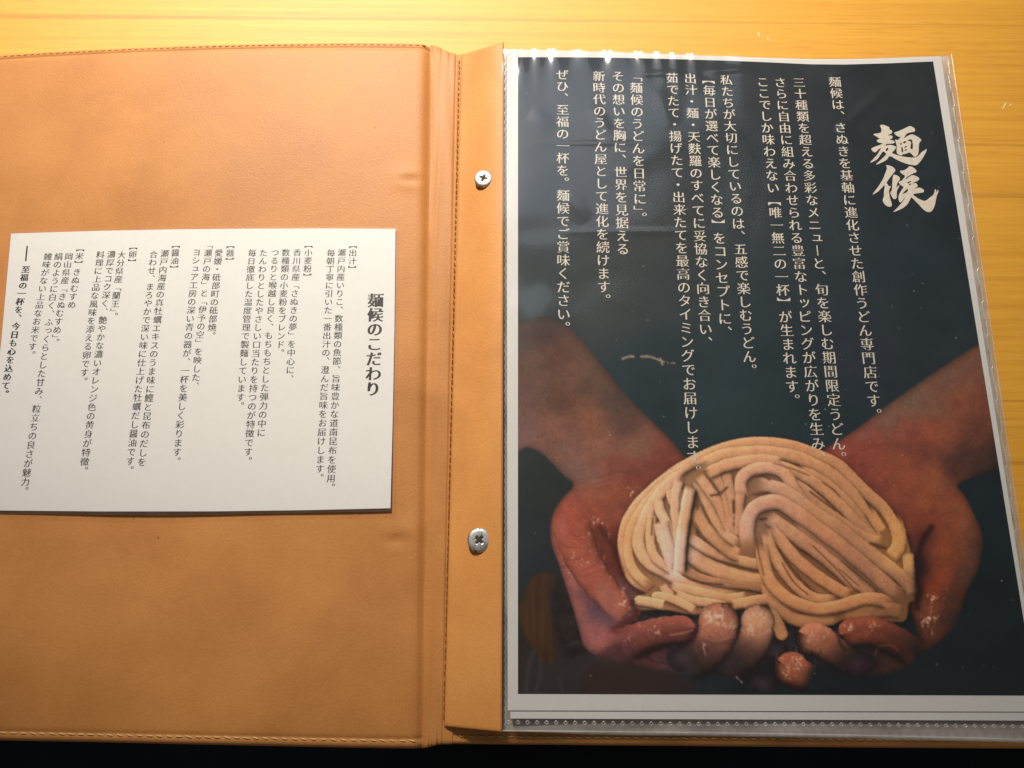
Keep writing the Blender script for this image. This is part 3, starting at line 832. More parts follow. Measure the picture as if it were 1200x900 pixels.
    for k in range(90):
        cu, cv = r.uniform(612, 1190), r.uniform(90, 808)
        rad = r.choice([.5, .6, .8, 1.0])
        win, D, *_ = seg_field([(cu, cv), (cu + r.uniform(-1, 1), cv + r.uniform(-1, 1))], 3)
        a = np.clip((rad - D) * 1.5 + .4, 0, 1) * r.uniform(.15, .6)
        C[win] = C[win] * (1 - a[..., None]) + np.array([176, 166, 150]) / 255 * a[..., None]

    C = np.clip(blur(C, 0.35) if False else C, 0, 1)
    C *= (1 + 0.05 * fine + 0.03 * weave)[..., None]
    # photograph tone -> ink reflectance, using the unprinted margin's tone as white
    lin = np.where(C <= 0.04045, C / 12.92, ((np.clip(C, 0, 1) + 0.055) / 1.055) ** 2.4)
    s_, t_ = st_page(GU, GV)
    s_, t_ = np.clip(s_, 0, 1), np.clip(t_, 0, 1)
    white = (0.80 * (1 - t_) + 0.48 * t_) * (1 - s_) + (0.68 * (1 - t_) + 0.30 * t_) * s_
    ink = np.clip(lin / white[..., None] * INK_GAIN - INK_LIFT, 0.003, 0.9)
    fx = np.clip((uu - PU0) * PS - 0.5, 0, CW - 1.001)
    fy = np.clip((vv - PV0) * PS - 0.5, 0, CH - 1.001)
    ix, iy = fx.astype(int), fy.astype(int)
    tx, ty = (fx - ix)[..., None], (fy - iy)[..., None]
    return ((ink[iy, ix] * (1 - tx) + ink[iy, ix + 1] * tx) * (1 - ty) + (ink[iy + 1, ix] * (1 - tx) + ink[iy + 1, ix + 1] * tx) * ty).astype(np.float32)


INK_GAIN, INK_LIFT = 0.80, 0.012


# ------------------------------------------------------------------ the table and the dark cloth in front of it
def build_table():
    # front edge runs just under the front of the menu
    a = W(-400, 864, 0.0)
    b = W(1700, 868, 0.0)
    front = min(a[1], b[1]) + 0.006
    x0, x1, y0, y1, h = -0.9, 0.9, front, 0.75, 0.03
    bm = bmesh.new()
    bmesh.ops.create_cube(bm, size=1)
    bmesh.ops.scale(bm, vec=(x1 - x0, y1 - y0, h), verts=bm.verts)
    bmesh.ops.translate(bm, vec=((x0 + x1) / 2, (y0 + y1) / 2, -h / 2), verts=bm.verts)
    bmesh.ops.bevel(bm, geom=bm.edges[:], offset=0.003, segments=3, affect='EDGES', profile=0.5)
    me = bpy.data.meshes.new("wooden_table")
    bm.to_mesh(me)
    bm.free()
    o = link("wooden_table", me, M_WOOD)
    o["label"] = "honey coloured wooden tabletop with straight grain under the open menu"
    o["category"] = "table"
    # tiny pale scuffs in the varnish
    m_sc = mat_flat("pale_scuff", (0.95, 0.72, 0.36), 0.5)
    for (u, v, l, wd, a) in [(1177, 124, 5.5, 1.3, 1.15), (1184.5, 123, 2.5, 0.9, 0.9), (889, 40, 3.5, 1.0, 1.9), (900, 46, 2.6, 0.9, 2.2)]:
        pts = []
        for k in range(10):
            th = 2 * math.pi * k / 10
            x, y = l * math.cos(th), wd * math.sin(th) * random.uniform(0.6, 1.2)
            pts.append(W(u + x * math.cos(a) + y * math.sin(a), v - x * math.sin(a) + y * math.cos(a), 0.0002))
        link("scuff_mark", mesh_from("scuff_mark", pts, [tuple(range(10))[::-1]]), m_sc, o)
    # dark cloth below the table edge
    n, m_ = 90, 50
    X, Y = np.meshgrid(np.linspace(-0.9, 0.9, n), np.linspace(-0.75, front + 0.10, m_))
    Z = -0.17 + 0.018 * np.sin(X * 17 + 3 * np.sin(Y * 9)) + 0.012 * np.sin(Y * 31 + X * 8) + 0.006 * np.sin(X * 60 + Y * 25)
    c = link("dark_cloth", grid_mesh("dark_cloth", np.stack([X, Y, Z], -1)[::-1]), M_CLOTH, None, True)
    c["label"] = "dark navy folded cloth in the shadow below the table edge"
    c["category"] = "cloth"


build_table()

# ------------------------------------------------------------------ the menu folder
folder = empty("menu_folder", "open tan leatherette menu folder with two screws and clear sleeves", "menu folder")


def ribbon(pts, width, height, name, mat, parent):
    """Flat-bottomed bead along a 3-D polyline."""
    p = np.array(pts)
    d = np.gradient(p, axis=0)
    d /= np.linalg.norm(d, axis=1)[:, None] + 1e-12
    s = np.stack([d[:, 1], -d[:, 0], np.zeros(len(d))], -1)
    rows = []
    for a in np.linspace(0, math.pi, 7):
        rows.append(p + s * (width / 2 * math.cos(a)) + np.array([0, 0, 1]) * (height * math.sin(a)))
    return link(name, grid_mesh(name, np.stack(rows, 1)), mat, parent, True)


def stitches(path, step, length, wid, hgt, tilt, name, mat, parent, jitter=0.12):
    """One mesh of capsule-like stitches along a 3-D path."""
    p = np.array(path)
    L = np.concatenate([[0], np.cumsum(np.linalg.norm(np.diff(p, axis=0), axis=1))])
    verts, faces = [], []
    q = step * 0.5
    while q < L[-1]:
        c = np.array([np.interp(q, L, p[:, i]) for i in range(3)])
        c2 = np.array([np.interp(min(q + 1e-4, L[-1]), L, p[:, i]) for i in range(3)])
        c1 = np.array([np.interp(q - 1e-4, L, p[:, i]) for i in range(3)])
        d = c2 - c1
        d /= np.linalg.norm(d) + 1e-12
        t = tilt + random.uniform(-jitter, jitter)
        d = np.array([d[0] * math.cos(t) - d[1] * math.sin(t), d[0] * math.sin(t) + d[1] * math.cos(t), d[2]])
        n = np.array([d[1], -d[0], 0])
        l = length * random.uniform(0.85, 1.1)
        base = len(verts)
        rings = 7
        for i in range(rings):
            a = -1 + 2 * i / (rings - 1)
            r = math.sqrt(max(0.0, 1 - abs(a) ** 3)) + 0.05
            for j in range(6):
                th = math.pi * j / 5
                verts.append(c + d * (a * l / 2) + n * (math.cos(th) * wid / 2 * r) + np.array([0, 0, (math.sin(th) * r - 0.15 * abs(a)) * hgt]))
        for i in range(rings - 1):
            for j in range(5):
                k = base + i * 6 + j
                faces.append((k, k + 1, k + 7, k + 6))
        q += step * random.uniform(0.95, 1.05)
    return link(name, mesh_from(name, verts, faces), mat, parent, True)


TOP_L = curve_v([(-70, 69), (-30, 65), (0, 62), (50, 58.6), (100, 56), (150, 53.6), (200, 51.8), (250, 50), (300, 48.9), (350, 48.2), (400, 47.8), (450, 48), (490, 48.5), (506, 49.5)])
BOT_L = curve_v([(-110, 866.5), (0, 869), (100, 871), (200, 873.2), (300, 875.4), (400, 877.4), (460, 878.4), (496, 878.6)])


def edge_list(L, ed, n_mid):
    e = np.array(ed)
    mid = np.linspace(ed[-1], L - ed[-1], n_mid)[1:-1]
    return np.concatenate([e, mid, (L - e)[::-1]])


def board_profile(d, zt, r=0.0022):
    """Rounded border of a padded board by distance d from its edge, with a stitched valley."""
    z = zt - r * (1 - np.sqrt(np.clip(1 - (1 - np.clip(d / r, 0, 1)) ** 2, 0, 1)))
    z = z - 0.00035 * np.exp(-((d - 0.0036) / 0.0007) ** 2)
    z = z - 0.00030 * np.exp(-np.clip(d - 0.0036, 0, None) / 0.004)
    return z


def build_left_cover():
    sv = np.concatenate([np.linspace(0, 0.965, 190), 1 - edge_list(1, [0, 0.0006, 0.0013, 0.0022, 0.0033, 0.0046, 0.006, 0.008, 0.0105, 0.014, 0.02, 0.03], 3)[:12][::-1]])
    sv = np.unique(np.clip(sv, 0, 1))
    ut = -70 + (506 + 70) * sv
    ub = -110 + (496 + 110) * sv
    P0 = W(ut, TOP_L(ut), Z_COVER)
    P1 = W(ub, BOT_L(ub), Z_COVER)
    Lh = float(np.linalg.norm(P0[100] - P1[100]))
    dl = edge_list(Lh, [0, 0.0001, 0.0004, 0.0009, 0.0015, 0.0021, 0.0027, 0.0032, 0.0036, 0.0040, 0.0046, 0.0055, 0.007, 0.009, 0.013], 170)
    t = dl / Lh
    P = P0[None] + (P1 - P0)[None] * t[:, None, None]
    de = np.minimum(dl, Lh - dl)[:, None]
    dr = (1 - sv)[None, :] * 0.2365
    z = board_profile(de, Z_COVER) + 0 * dr
    z = z - 0.0021 * (0.5 + 0.5 * np.cos(np.pi * np.clip(dr / 0.0052, 0, 1))) ** 1.2 + 0 * de
    x, y = P[..., 0], P[..., 1]
    # soft padding and pressed dents
    z = z + 0.00045 * np.sin(x * 24 + 1.3) * np.sin(y * 19 + 0.4) * np.clip(de / 0.03, 0, 1)
    z = z + 0.00022 * np.sin(x * 61 + y * 23) * np.clip(de / 0.03, 0, 1)
    for (u, v, ru, rv, dz) in [(482, 211, 0.0042, 0.0016, -0.0008), (478, 206, 0.0075, 0.0045, 0.0005), (476, 218, 0.006, 0.003, 0.0003), (464, 633, 0.0046, 0.0020, -0.0008), (476, 622, 0.008, 0.005, 0.0005), (482, 655, 0.005, 0.014, 0.0004)]:
        c = W(u, v, Z_COVER)
        z = z + dz * np.exp(-((x - c[0]) / ru) ** 2 - ((y - c[1]) / rv) ** 2)
    P = P.copy()
    P[..., 2] = z
    # skirts down to the table
    rows = [P[0] * [1, 1, 0] + [0, 0.0002, 0.0003]] + list(P) + [P[-1] * [1, 1, 0] + [0, -0.0002, 0.0003]]
    P = np.stack(rows)
    lc = P[:, :1] * [1, 1, 0] + [-0.0002, 0, 0.0003]
    P = np.concatenate([lc, P], 1)
    o = link("left_cover", grid_mesh("left_cover", P), M_LEATHER, folder, True)
    # stitch lines near the top and bottom edges
    us = np.linspace(-60, 500, 80)
    stitches(W(us, TOP_L(us) + 4.6, Z_COVER - 0.0004), 0.0031, 0.0026, 0.00050, 0.00030, 0.10, "stitching", M_THREADD, o)
    us = np.linspace(-95, 488, 80)
    stitches(W(us, BOT_L(us) - 10.4, Z_COVER - 0.00035), 0.0037, 0.0029, 0.00062, 0.00042, -0.16, "stitching", M_THREAD, o)
    return o


left_cover = build_left_cover()

SP_T = np.array([(504.5, 50.0), (508, 50.4), (512, 52), (516, 54.5), (522, 57.5), (528, 59.6), (534, 62), (541, 63.4), (548, 63.4)])
SP_B = np.array([(494.5, 878.5), (498, 877.6), (501.5, 876.8), (504.5, 875.8), (509, 874.6), (513.5, 873.6), (518, 873.2), (524, 873.0), (530, 873.0)])


def build_spine():
    q = np.linspace(0, 1, 90)
    k = np.linspace(0, 1, len(SP_T))
    tt = np.stack([np.interp(q, k, SP_T[:, 0]), np.interp(q, k, SP_T[:, 1])], -1)
    bb = np.stack([np.interp(q, k, SP_B[:, 0]), np.interp(q, k, SP_B[:, 1])], -1)
    P0, P1 = W(tt[:, 0], tt[:, 1], 0.0032), W(bb[:, 0], bb[:, 1], 0.0032)
    Lh = 0.33
    dl = edge_list(Lh, [0, 0.0002, 0.0006, 0.0012, 0.0020, 0.0028, 0.0036, 0.0045, 0.006, 0.009], 130)
    t = dl / Lh
    P = P0[None] + (P1 - P0)[None] * t[:, None, None]
    zc = 0.0033 - 0.0008 * np.exp(-((q + 0.05) / 0.30) ** 2) - 0.0005 * np.exp(-((q - 0.77) / 0.035) ** 2)
    de = np.minimum(dl, Lh - dl)[:, None]
    z = zc[None] - 0.0012 * (1 - np.sqrt(np.clip(1 - (1 - np.clip(de / 0.0022, 0, 1)) ** 2, 0, 1)))
    # gathered creases where the lining turns over the ends
    for (qc, wq, dp, ln) in [(0.08, 0.03, 0.0005, 0.005), (0.28, 0.035, 0.0007, 0.0030), (0.42, 0.03, 0.0006, 0.0025), (0.60, 0.03, 0.0008, 0.0035)]:
        z = z - dp * np.exp(-((q[None] - qc) / wq) ** 2) * np.exp(-de / ln)
    z = z + 0.00012 * np.sin(P[..., 1] * 70 + 2 * np.sin(q[None] * 9))
    P[..., 2] = z
    P = np.concatenate([(P[0] * [1, 1, 0] + [0, 0, 0.0003])[None], P, (P[-1] * [1, 1, 0] + [0, 0, 0.0003])[None]])
    o = link("spine", grid_mesh("spine", P), M_LEATHER, folder, True)
    vs = np.linspace(70, 846, 60)
    us = 538.6 + (520.2 - 538.6) * (vs - 62) / (852 - 62)
    stitches(W(us, vs, 0.0034), 0.0030, 0.0029, 0.00055, 0.0004, 0.05, "stitching", M_SEAM, o)
    return o


build_spine()

FLAP_L = [(540.0, 63.2), (520.5, 851.5)]
FLAP_R = [(590.5, 48.6), (588.2, 858.5)]


def flap_z(q):
    return 0.0040 + 0.0086 * smoothstep(-0.25, 1.05, q) - 0.0013 * (1 - np.sqrt(np.clip(1 - (1 - np.clip(q / 0.05, 0, 1)) ** 2, 0, 1)))


def W_flap(u, v, dz=0.0):
    tl = (v - 56) / 800
    ul = FLAP_L[0][0] + (FLAP_L[1][0] - FLAP_L[0][0]) * tl
    ur = FLAP_R[0][0] + (FLAP_R[1][0] - FLAP_R[0][0]) * tl
    return W(u, v, flap_z((u - ul) / (ur - ul)) + dz)


def build_flap():
    q = np.concatenate([[0, 0.004, 0.01, 0.02, 0.03, 0.045, 0.06], np.linspace(0.09, 0.96, 40), [0.972, 0.982, 0.990, 0.996, 1.0]])
    z = flap_z(q)
    z = z - 0.0006 * smoothstep(0.96, 1.0, q) ** 2
    t = np.concatenate([[0, 0.0008, 0.002], np.linspace(0.005, 0.995, 120), [0.998, 0.9992, 1.0]])
    a = np.array(FLAP_L[0]) + (np.array(FLAP_R[0]) - np.array(FLAP_L[0])) * q[:, None]
    b = np.array(FLAP_L[1]) + (np.array(FLAP_R[1]) - np.array(FLAP_L[1])) * q[:, None]
    P0, P1 = W(a[:, 0], a[:, 1], z), W(b[:, 0], b[:, 1], z)
    P = P0[None] + (P1 - P0)[None] * t[:, None, None]
    e = np.minimum(t, 1 - t)[:, None]
    P[..., 2] += -0.0005 * (1 - np.clip(e / 0.003, 0, 1)) ** 2
    P[..., 2] += 0.00012 * np.sin(P[..., 1] * 55 + 1) * q[None]
    th = 0.0020
    low = P - np.array([0, 0, th])
    low[:, :, 2] = np.maximum(low[:, :, 2], 0.0033)
    r, c, _ = P.shape
    rows = np.concatenate([P, low[:, ::-1]], 1)
    rows = np.concatenate([rows, rows[:, :1]], 1)
    me = grid_mesh("binding_flap", rows)
    bm = bmesh.new()
    bm.from_mesh(me)
    bmesh.ops.remove_doubles(bm, verts=bm.verts, dist=1e-6)
    ed = [x for x in bm.edges if x.is_boundary]
    bmesh.ops.holes_fill(bm, edges=ed, sides=0)
    bmesh.ops.recalc_face_normals(bm, faces=bm.faces)
    bm.to_mesh(me)
    bm.free()
    o = link("binding_flap", me, M_FLAP_LIT, folder)
    for p in me.polygons:
        p.use_smooth = len(p.vertices) == 4
    return o


build_flap()


def build_right_cover():
    top = [(546, 66), (700, 72), (900, 80), (1090, 84)]
    bot = [(528, 873.0), (700, 874.5), (1000, 877.2), (1217, 878.6)]
    uu, vv = coons(top, bot, [top[0], bot[0]], [top[-1], bot[-1]], 120, 140)
    P = W(uu, vv, Z_RIGHT)
    dl = np.linspace(0, 1, 140)
    # finer rows near the front edge
    P = np.concatenate([P[:-1], P[-2:-1] + (P[-1:] - P[-2:-1]) * np.array([0.3, 0.5, 0.7, 0.85, 0.95, 1.0])[:, None, None]])
    d = np.linalg.norm(P - P[-1:], axis=-1)
    P[..., 2] = board_profile(d, Z_RIGHT, 0.0018)
    P = np.concatenate([P, (P[-1] * [1, 1, 0] + [0, -0.0001, 0.0003])[None]])
    o = link("right_cover", grid_mesh("right_cover", P), M_LEATHER, folder, True)
    us = np.linspace(536, 1212, 60)
    vb = np.interp(us, [528, 1000, 1217], [873.0, 877.2, 878.6])
    stitches(W(us, vb - 10.2, Z_RIGHT - 0.0003), 0.0037, 0.0031, 0.0006, 0.0004, -0.12, "stitching", M_THREAD, o)
    return o


build_right_cover()

# screws
def mat_screw():
    m, nt, out = new_mat("worn_nickel")
    b = principled(nt, out, (0.40, 0.39, 0.37), 0.45, 0.5, 1.0)
    tc = N(nt, "ShaderNodeTexCoord")
    n1 = N(nt, "ShaderNodeTexNoise", Scale=420.0, Detail=5.0, Roughness=0.7)
    nt.links.new(tc.outputs["Object"], n1.inputs["Vector"])
    r = ramp(nt, n1.outputs["Fac"], [(0.34, (0.10, 0.06, 0.03)), (0.43, (0.48, 0.475, 0.46)), (0.65, (0.66, 0.66, 0.65))])
    nt.links.new(r.outputs[0], b.inputs["Base Color"])
    r2 = ramp(nt, n1.outputs["Fac"], [(0.36, (0.8, 0.8, 0.8)), (0.60, (0.36, 0.36, 0.36))])
    nt.links.new(r2.outputs[0], b.inputs["Roughness"])
    bp = N(nt, "ShaderNodeBump", Strength=0.25, Distance=0.0004)
    nt.links.new(n1.outputs["Fac"], bp.inputs["Height"])
    nt.links.new(bp.outputs[0], b.inputs["Normal"])
    return m


M_SCREW = mat_screw()
M_RUST = mat_flat("grimy_recess", (0.055, 0.032, 0.018), 0.6, 0.4)


def build_screw(u, v, rad_px, rot, seed):
    c = W_flap(u, v, 0.0002)
    R_ = rad_px / FOC * (CAM_P[2] - c[2]) / 0.97
    na, prof = 96, []
    # radius, height profile of a flat pan head with a rounded rim
    for r_, h_ in [(0.0, 0.90), (0.06, 0.90), (0.12, 0.90), (0.18, 0.90), (0.24, 0.90), (0.30, 0.90), (0.36, 0.895), (0.42, 0.89), (0.5, 0.88), (0.6, 0.865), (0.7, 0.84), (0.78, 0.81), (0.85, 0.76), (0.91, 0.68), (0.95, 0.58), (0.98, 0.45), (1.0, 0.28), (1.0, 0.0)]:
        prof.append((r_, h_))
    H = 0.0016
    rs = np.random.default_rng(seed)
    P = []
    for (r_, h_) in prof:
        row = []
        for k in range(na):
            a = 2 * math.pi * k / na
            x, y = r_ * math.cos(a), r_ * math.sin(a)
            xr, yr = x * math.cos(rot) - y * math.sin(rot), x * math.sin(rot) + y * math.cos(rot)
            arm = max(min(1, (0.095 - abs(xr)) / 0.05), min(1, (0.095 - abs(yr)) / 0.05), -1)
            ins = max(0.0, min(1.0, arm * 0.5 + 0.5)) if max(abs(xr), abs(yr)) < 0.36 else 0.0
            z = h_ * H - ins * 0.0008 * max(0.25, 1 - r_ * 1.6)
            row.append((x * R_, y * R_, z))
        row.append(row[0])
        P.append(row)
    P = np.array(P)
    o = link("screw", grid_mesh("screw", P), M_SCREW, folder, True)
    o.location = c
    # grime packed into the cross recess: irregular blobs
    verts, faces = [], []
    for i in range(13):
        if i < 5:
            rr, aa = rs.uniform(0, 0.10), rs.uniform(0, 6.28)
        else:
            rr, aa = rs.uniform(0.12, 0.33), rot + (i % 4) * math.pi / 2 + rs.uniform(-0.30, 0.30)
        bx, by = rr * math.cos(-aa), rr * math.sin(-aa)
        sz = rs.uniform(0.07, 0.14)
        base = len(verts)
        nn = 9
        hz = 0.905 * H - rs.uniform(0.00002, 0.00006) + 0.0001
        for k in range(nn):
            a = 2 * math.pi * k / nn
            q = sz * rs.uniform(0.65, 1.25)
            verts.append(((bx + q * math.cos(a)) * R_, (by + q * math.sin(a)) * R_, hz - 0.00012))
        verts.append((bx * R_, by * R_, hz + 0.00003 * (i + 1) / 13))
        for k in range(nn):
            faces.append((base + k, base + (k + 1) % nn, base + nn))
    for i in range(4):
        a = rs.uniform(0, 6.28)
        base = len(verts)
        for k in range(7):
            b_ = 2 * math.pi * k / 7
            q = 0.05 * rs.uniform(0.5, 1.2)
            verts.append(((0.88 * math.cos(a) + q * math.cos(b_)) * R_, (0.88 * math.sin(a) + q * math.sin(b_)) * R_, 0.745 * H + 0.00010))
        faces.append(tuple(range(base, base + 7)))
    link("cross_recess", mesh_from("cross_recess", verts, faces), M_RUST, o)
    return o


build_screw(566.8, 210.3, 11.8, 0.35, 3)
build_screw(561.8, 633.0, 13.6, 0.75, 5)

# clear sleeves, the top one over the printed page, three more stacked below it
def build_sleeve(top, bot, dz_fun, mat, weld_v, ns=110, nt_=130):
    uu, vv = coons(top, bot, [top[0], bot[0]], [top[-1], bot[-1]], ns, nt_)
    P = W(uu, vv, dz_fun(uu, vv))
    o = link("plastic_sleeve", grid_mesh("plastic_sleeve", P), mat, folder, True)
    return o


def lerp_pts(p, du, dv):
    return [(a + du, b + dv) for a, b in p]


SL_BOT = [(589, 856.5), (700, 857.5), (800, 858.5), (900, 860), (1000, 861.8), (1100, 864), (1231.5, 867.5)]


def z_top(u, v):
    s, t = st_page(u, v)
    # crinkled along the top edge of the pocket
    cr = np.exp(-np.clip(t + 0.008, 0, None) / 0.018)
    z = zpage(u, v, 0.0009)
    for (ua, va, ub, vb, h, wd) in CREASES:
        dx, dy = ub - ua, vb - va
        q = np.clip(((u - ua) * dx + (v - va) * dy) / (dx * dx + dy * dy), 0, 1)
        d = np.hypot(u - ua - q * dx, v - va - q * dy)
        z = z + h * np.sin(np.pi * np.clip(q, 0.02, 0.98)) * np.exp(-(d / wd) ** 2)
    return z + cr * (0.0005 * np.sin(s * 118 + 3 * np.sin(s * 17)) + 0.0005 * np.sin(s * 61 + 2 * np.sin(s * 29)) + 0.0005 * np.sin(s * 23 + 1)) * smoothstep(0.78, 0.45, s)


CREASES = [(1045, 98, 978, 158, 0.0007, 6.0), (968, 88, 1010, 80, 0.0005, 4.0), (985, 140, 1000, 175, 0.0005, 7.0), (612, 168, 775, 167, 0.0003, 3.0), (650, 272, 850, 271, 0.0003, 3.5),
           (690, 120, 720, 170, 0.0004, 9.0), (740, 88, 800, 84, 0.0004, 3.5), (820, 84, 880, 80, 0.0005, 4.0), (660, 215, 690, 260, 0.0004, 12.0), (765, 100, 790, 150, 0.0004, 10.0), (620, 130, 650, 150, 0.0004, 10.0)]
top_sleeve = build_sleeve(SLEEVE_TOP, SL_BOT, z_top, M_FILM, None, 420, 400)
for k, (dt, db, zz) in enumerate([((-1.5, 1.2), (-1.0, 1.6), 0.0080), ((-4.0, 2.0), (-3.5, 2.6), 0.0063), ((-6.5, 3.0), (-6.0, 3.8), 0.0047)]):
    tp = [SLEEVE_TOP[0]] + lerp_pts(SLEEVE_TOP[1:], *dt)
    bt = [SL_BOT[0]] + lerp_pts(SL_BOT[1:], *db)
    build_sleeve(tp, bt, lambda u, v, zz=zz: np.minimum(zz + 0 * u, zpage(u, v, -0.0016 - 0.0014 * k)), M_FILMB, None)


def build_welds():
    """Raised diamond weld dots along the bottom of the top sleeve and a wavy seam down its right side."""
    verts, faces = [], []
    u = 596.0
    while u < 1226:
        v = np.interp(u, [590, 800, 1000, 1226], [846.5, 848.6, 849.2, 852.0])
        base = len(verts)
        pts = []
        for (r1, dz) in [(3.1, 0.0010), (2.2, 0.00135), (1.1, 0.0011)]:
            for a in range(8):
                th = math.pi / 4 * a
                rr = r1 * (1.0 if a % 2 == 0 else 0.80)
                verts.append(WP(u + rr * math.cos(th), v + rr * 1.05 * math.sin(th), dz))
        for ring in range(2):
            for a in range(8):
                k = base + ring * 8
                faces.append((k + a, k + (a + 1) % 8, k + 8 + (a + 1) % 8, k + 8 + a))
        u += 11.15
    o = link("weld_dots", mesh_from("weld_dots", verts, faces), M_WELDC, top_sleeve, True)
    # right seam
    q = np.linspace(0, 1, 420)
    uu = 1112 + (1228 - 1112) * q - 2.4 + 0.8 * np.sign(np.sin(q * 130))
    vv = 68 + (858 - 68) * q
    ribbon(WP(uu, vv, 0.00095), 0.0006, 0.0003, "weld_seam", M_WELDC, top_sleeve)
    # left seam: fine zigzag
    uu = 592.2 + 0.45 * np.sin(q * 520)
    vv = 60 + (850 - 60) * q
    ribbon(WP(uu, vv, 0.00105), 0.0006, 0.0003, "weld_seam", M_WELDC, top_sleeve)
    # outer lip of the sleeve
    for (a, b) in [((1115, 63.8), (1231.2, 867)), ]:
        uu = a[0] + (b[0] - a[0]) * q
        vv = a[1] + (b[1] - a[1]) * q
        ribbon(WP(uu, vv, 0.0009), 0.0007, 0.00035, "sleeve_lip", M_WELDC, top_sleeve)
    uu = np.interp(q, np.linspace(0, 1, len(SL_BOT)), [p[0] for p in SL_BOT])
    vv = np.interp(uu, [p[0] for p in SL_BOT], [p[1] for p in SL_BOT])
    ribbon(WP(uu, vv, 0.0009), 0.0007, 0.00035, "sleeve_lip", M_WELDC, top_sleeve)


M_WELDC = mat_film("weld_film", 0.22, (0.80, 0.77, 0.74), 1.2, 0.18, 0.05, 60.0, 0.05)
build_welds()

# ------------------------------------------------------------------ the printed page and the spare sheet below it
page = empty("printed_page", "navy printed menu page with white Japanese text and hands holding raw noodles", "menu page")
uu, vv = coons(PAPER_TOP, [(595, 832.5), (900, 833.2), (1221, 834)], [PAPER_TOP[0], (595, 832.5)], [PAPER_TOP[-1], (1221, 834)], 120, 150)
link("paper", grid_mesh("paper", WP(uu, vv, 0.0)), M_PAPER, page, True)
tp = [(p[0], p[1] + 1.5) for p in PAPER_TOP]
uu, vv = coons(tp, [(598, 842), (900, 843.2), (1216, 844.5)], [tp[0], (598, 842)], [(tp[-1][0] + 2, tp[-1][1]), (1220, 844.5)], 60, 80)
sp = link("paper_sheet", grid_mesh("paper_sheet", WP(uu, vv, -0.0004)), M_PAPER, None, True)
sp["label"] = "plain white sheet showing as a strip below the printed page"
sp["category"] = "paper"

PN, PM = 560, 740
uu, vv = coons(PRINT_TOP, [(607, 813), (900, 814), (1214, 815)], [PRINT_TOP[0], (607, 813)], [PRINT_TOP[-1], (1214, 815)], PN, PM)
pm = grid_mesh("photo_print", WP(uu, vv, 0.00012))
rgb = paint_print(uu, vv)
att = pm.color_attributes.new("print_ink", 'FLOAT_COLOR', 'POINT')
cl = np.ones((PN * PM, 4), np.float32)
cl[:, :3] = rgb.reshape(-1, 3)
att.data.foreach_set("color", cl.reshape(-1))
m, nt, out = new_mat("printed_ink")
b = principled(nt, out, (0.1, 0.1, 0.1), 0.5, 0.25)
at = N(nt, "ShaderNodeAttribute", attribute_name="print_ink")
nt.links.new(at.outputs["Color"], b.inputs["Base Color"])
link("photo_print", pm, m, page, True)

# ------------------------------------------------------------------ lettering
_tc = bpy.data.curves.new("glyph_source", 'FONT')
_tc.resolution_u = 4
_to = bpy.data.objects.new("glyph_source", _tc)
COL.objects.link(_to)
_cache = {}


def raw_glyph(ch):
    if ch in _cache:
        return _cache[ch]
    _tc.body = ch
    bpy.context.view_layer.update()
    ev = _to.evaluated_get(bpy.context.evaluated_depsgraph_get())
    me = ev.to_mesh()
    n = len(me.vertices)
    co = np.zeros(n * 3, np.float32)
    me.vertices.foreach_get("co", co)
    co = co.reshape(-1, 3)[:, :2].astype(float)
    faces = [tuple(p.vertices) for p in me.polygons]
    ev.to_mesh_clear()
    # boundary normals
    cnt = {}
    for f in faces:
        a = co[list(f)]
        ar = 0.5 * np.sum(a[:, 0] * np.roll(a[:, 1], -1) - np.roll(a[:, 0], -1) * a[:, 1])
        ff = f if ar > 0 else f[::-1]
        for i in range(len(ff)):
            e = (ff[i], ff[(i + 1) % len(ff)])
            cnt[e] = cnt.get(e, 0) + 1
    bd = [e for e in cnt if (e[1], e[0]) not in cnt]
    nr = [[] for _ in range(n)]
    for a, b_ in bd:
        d = co[b_] - co[a]
        l = math.hypot(*d)
        if l < 1e-9:
            continue
        nn = (d[1] / l, -d[0] / l)
        nr[a].append(nn)
        nr[b_].append(nn)
    # right ends of level strokes carry a small triangular serif
    nx_ = {a: b_ for a, b_ in bd}
    pv_ = {b_: a for a, b_ in bd}
    serif = []
    for a, b_ in bd:
        d = co[b_] - co[a]
        l = math.hypot(*d)
        if not (0.02 < l < 0.11 and d[1] / l > 0.93 and a in pv_ and b_ in nx_):
            continue
        e0, e1 = co[a] - co[pv_[a]], co[nx_[b_]] - co[b_]
        if e0[0] > 0.09 and abs(e0[1]) < 0.2 * e0[0] and -e1[0] > 0.09 and abs(e1[1]) < -0.2 * e1[0]:
            serif.append((a, b_))
    _cache[ch] = (co, faces, nr, serif)
    return _cache[ch]


ROTATE = set("ー「」【】―（）")
SMALL = set("ュッャョァィゥェォっゃゅょ")


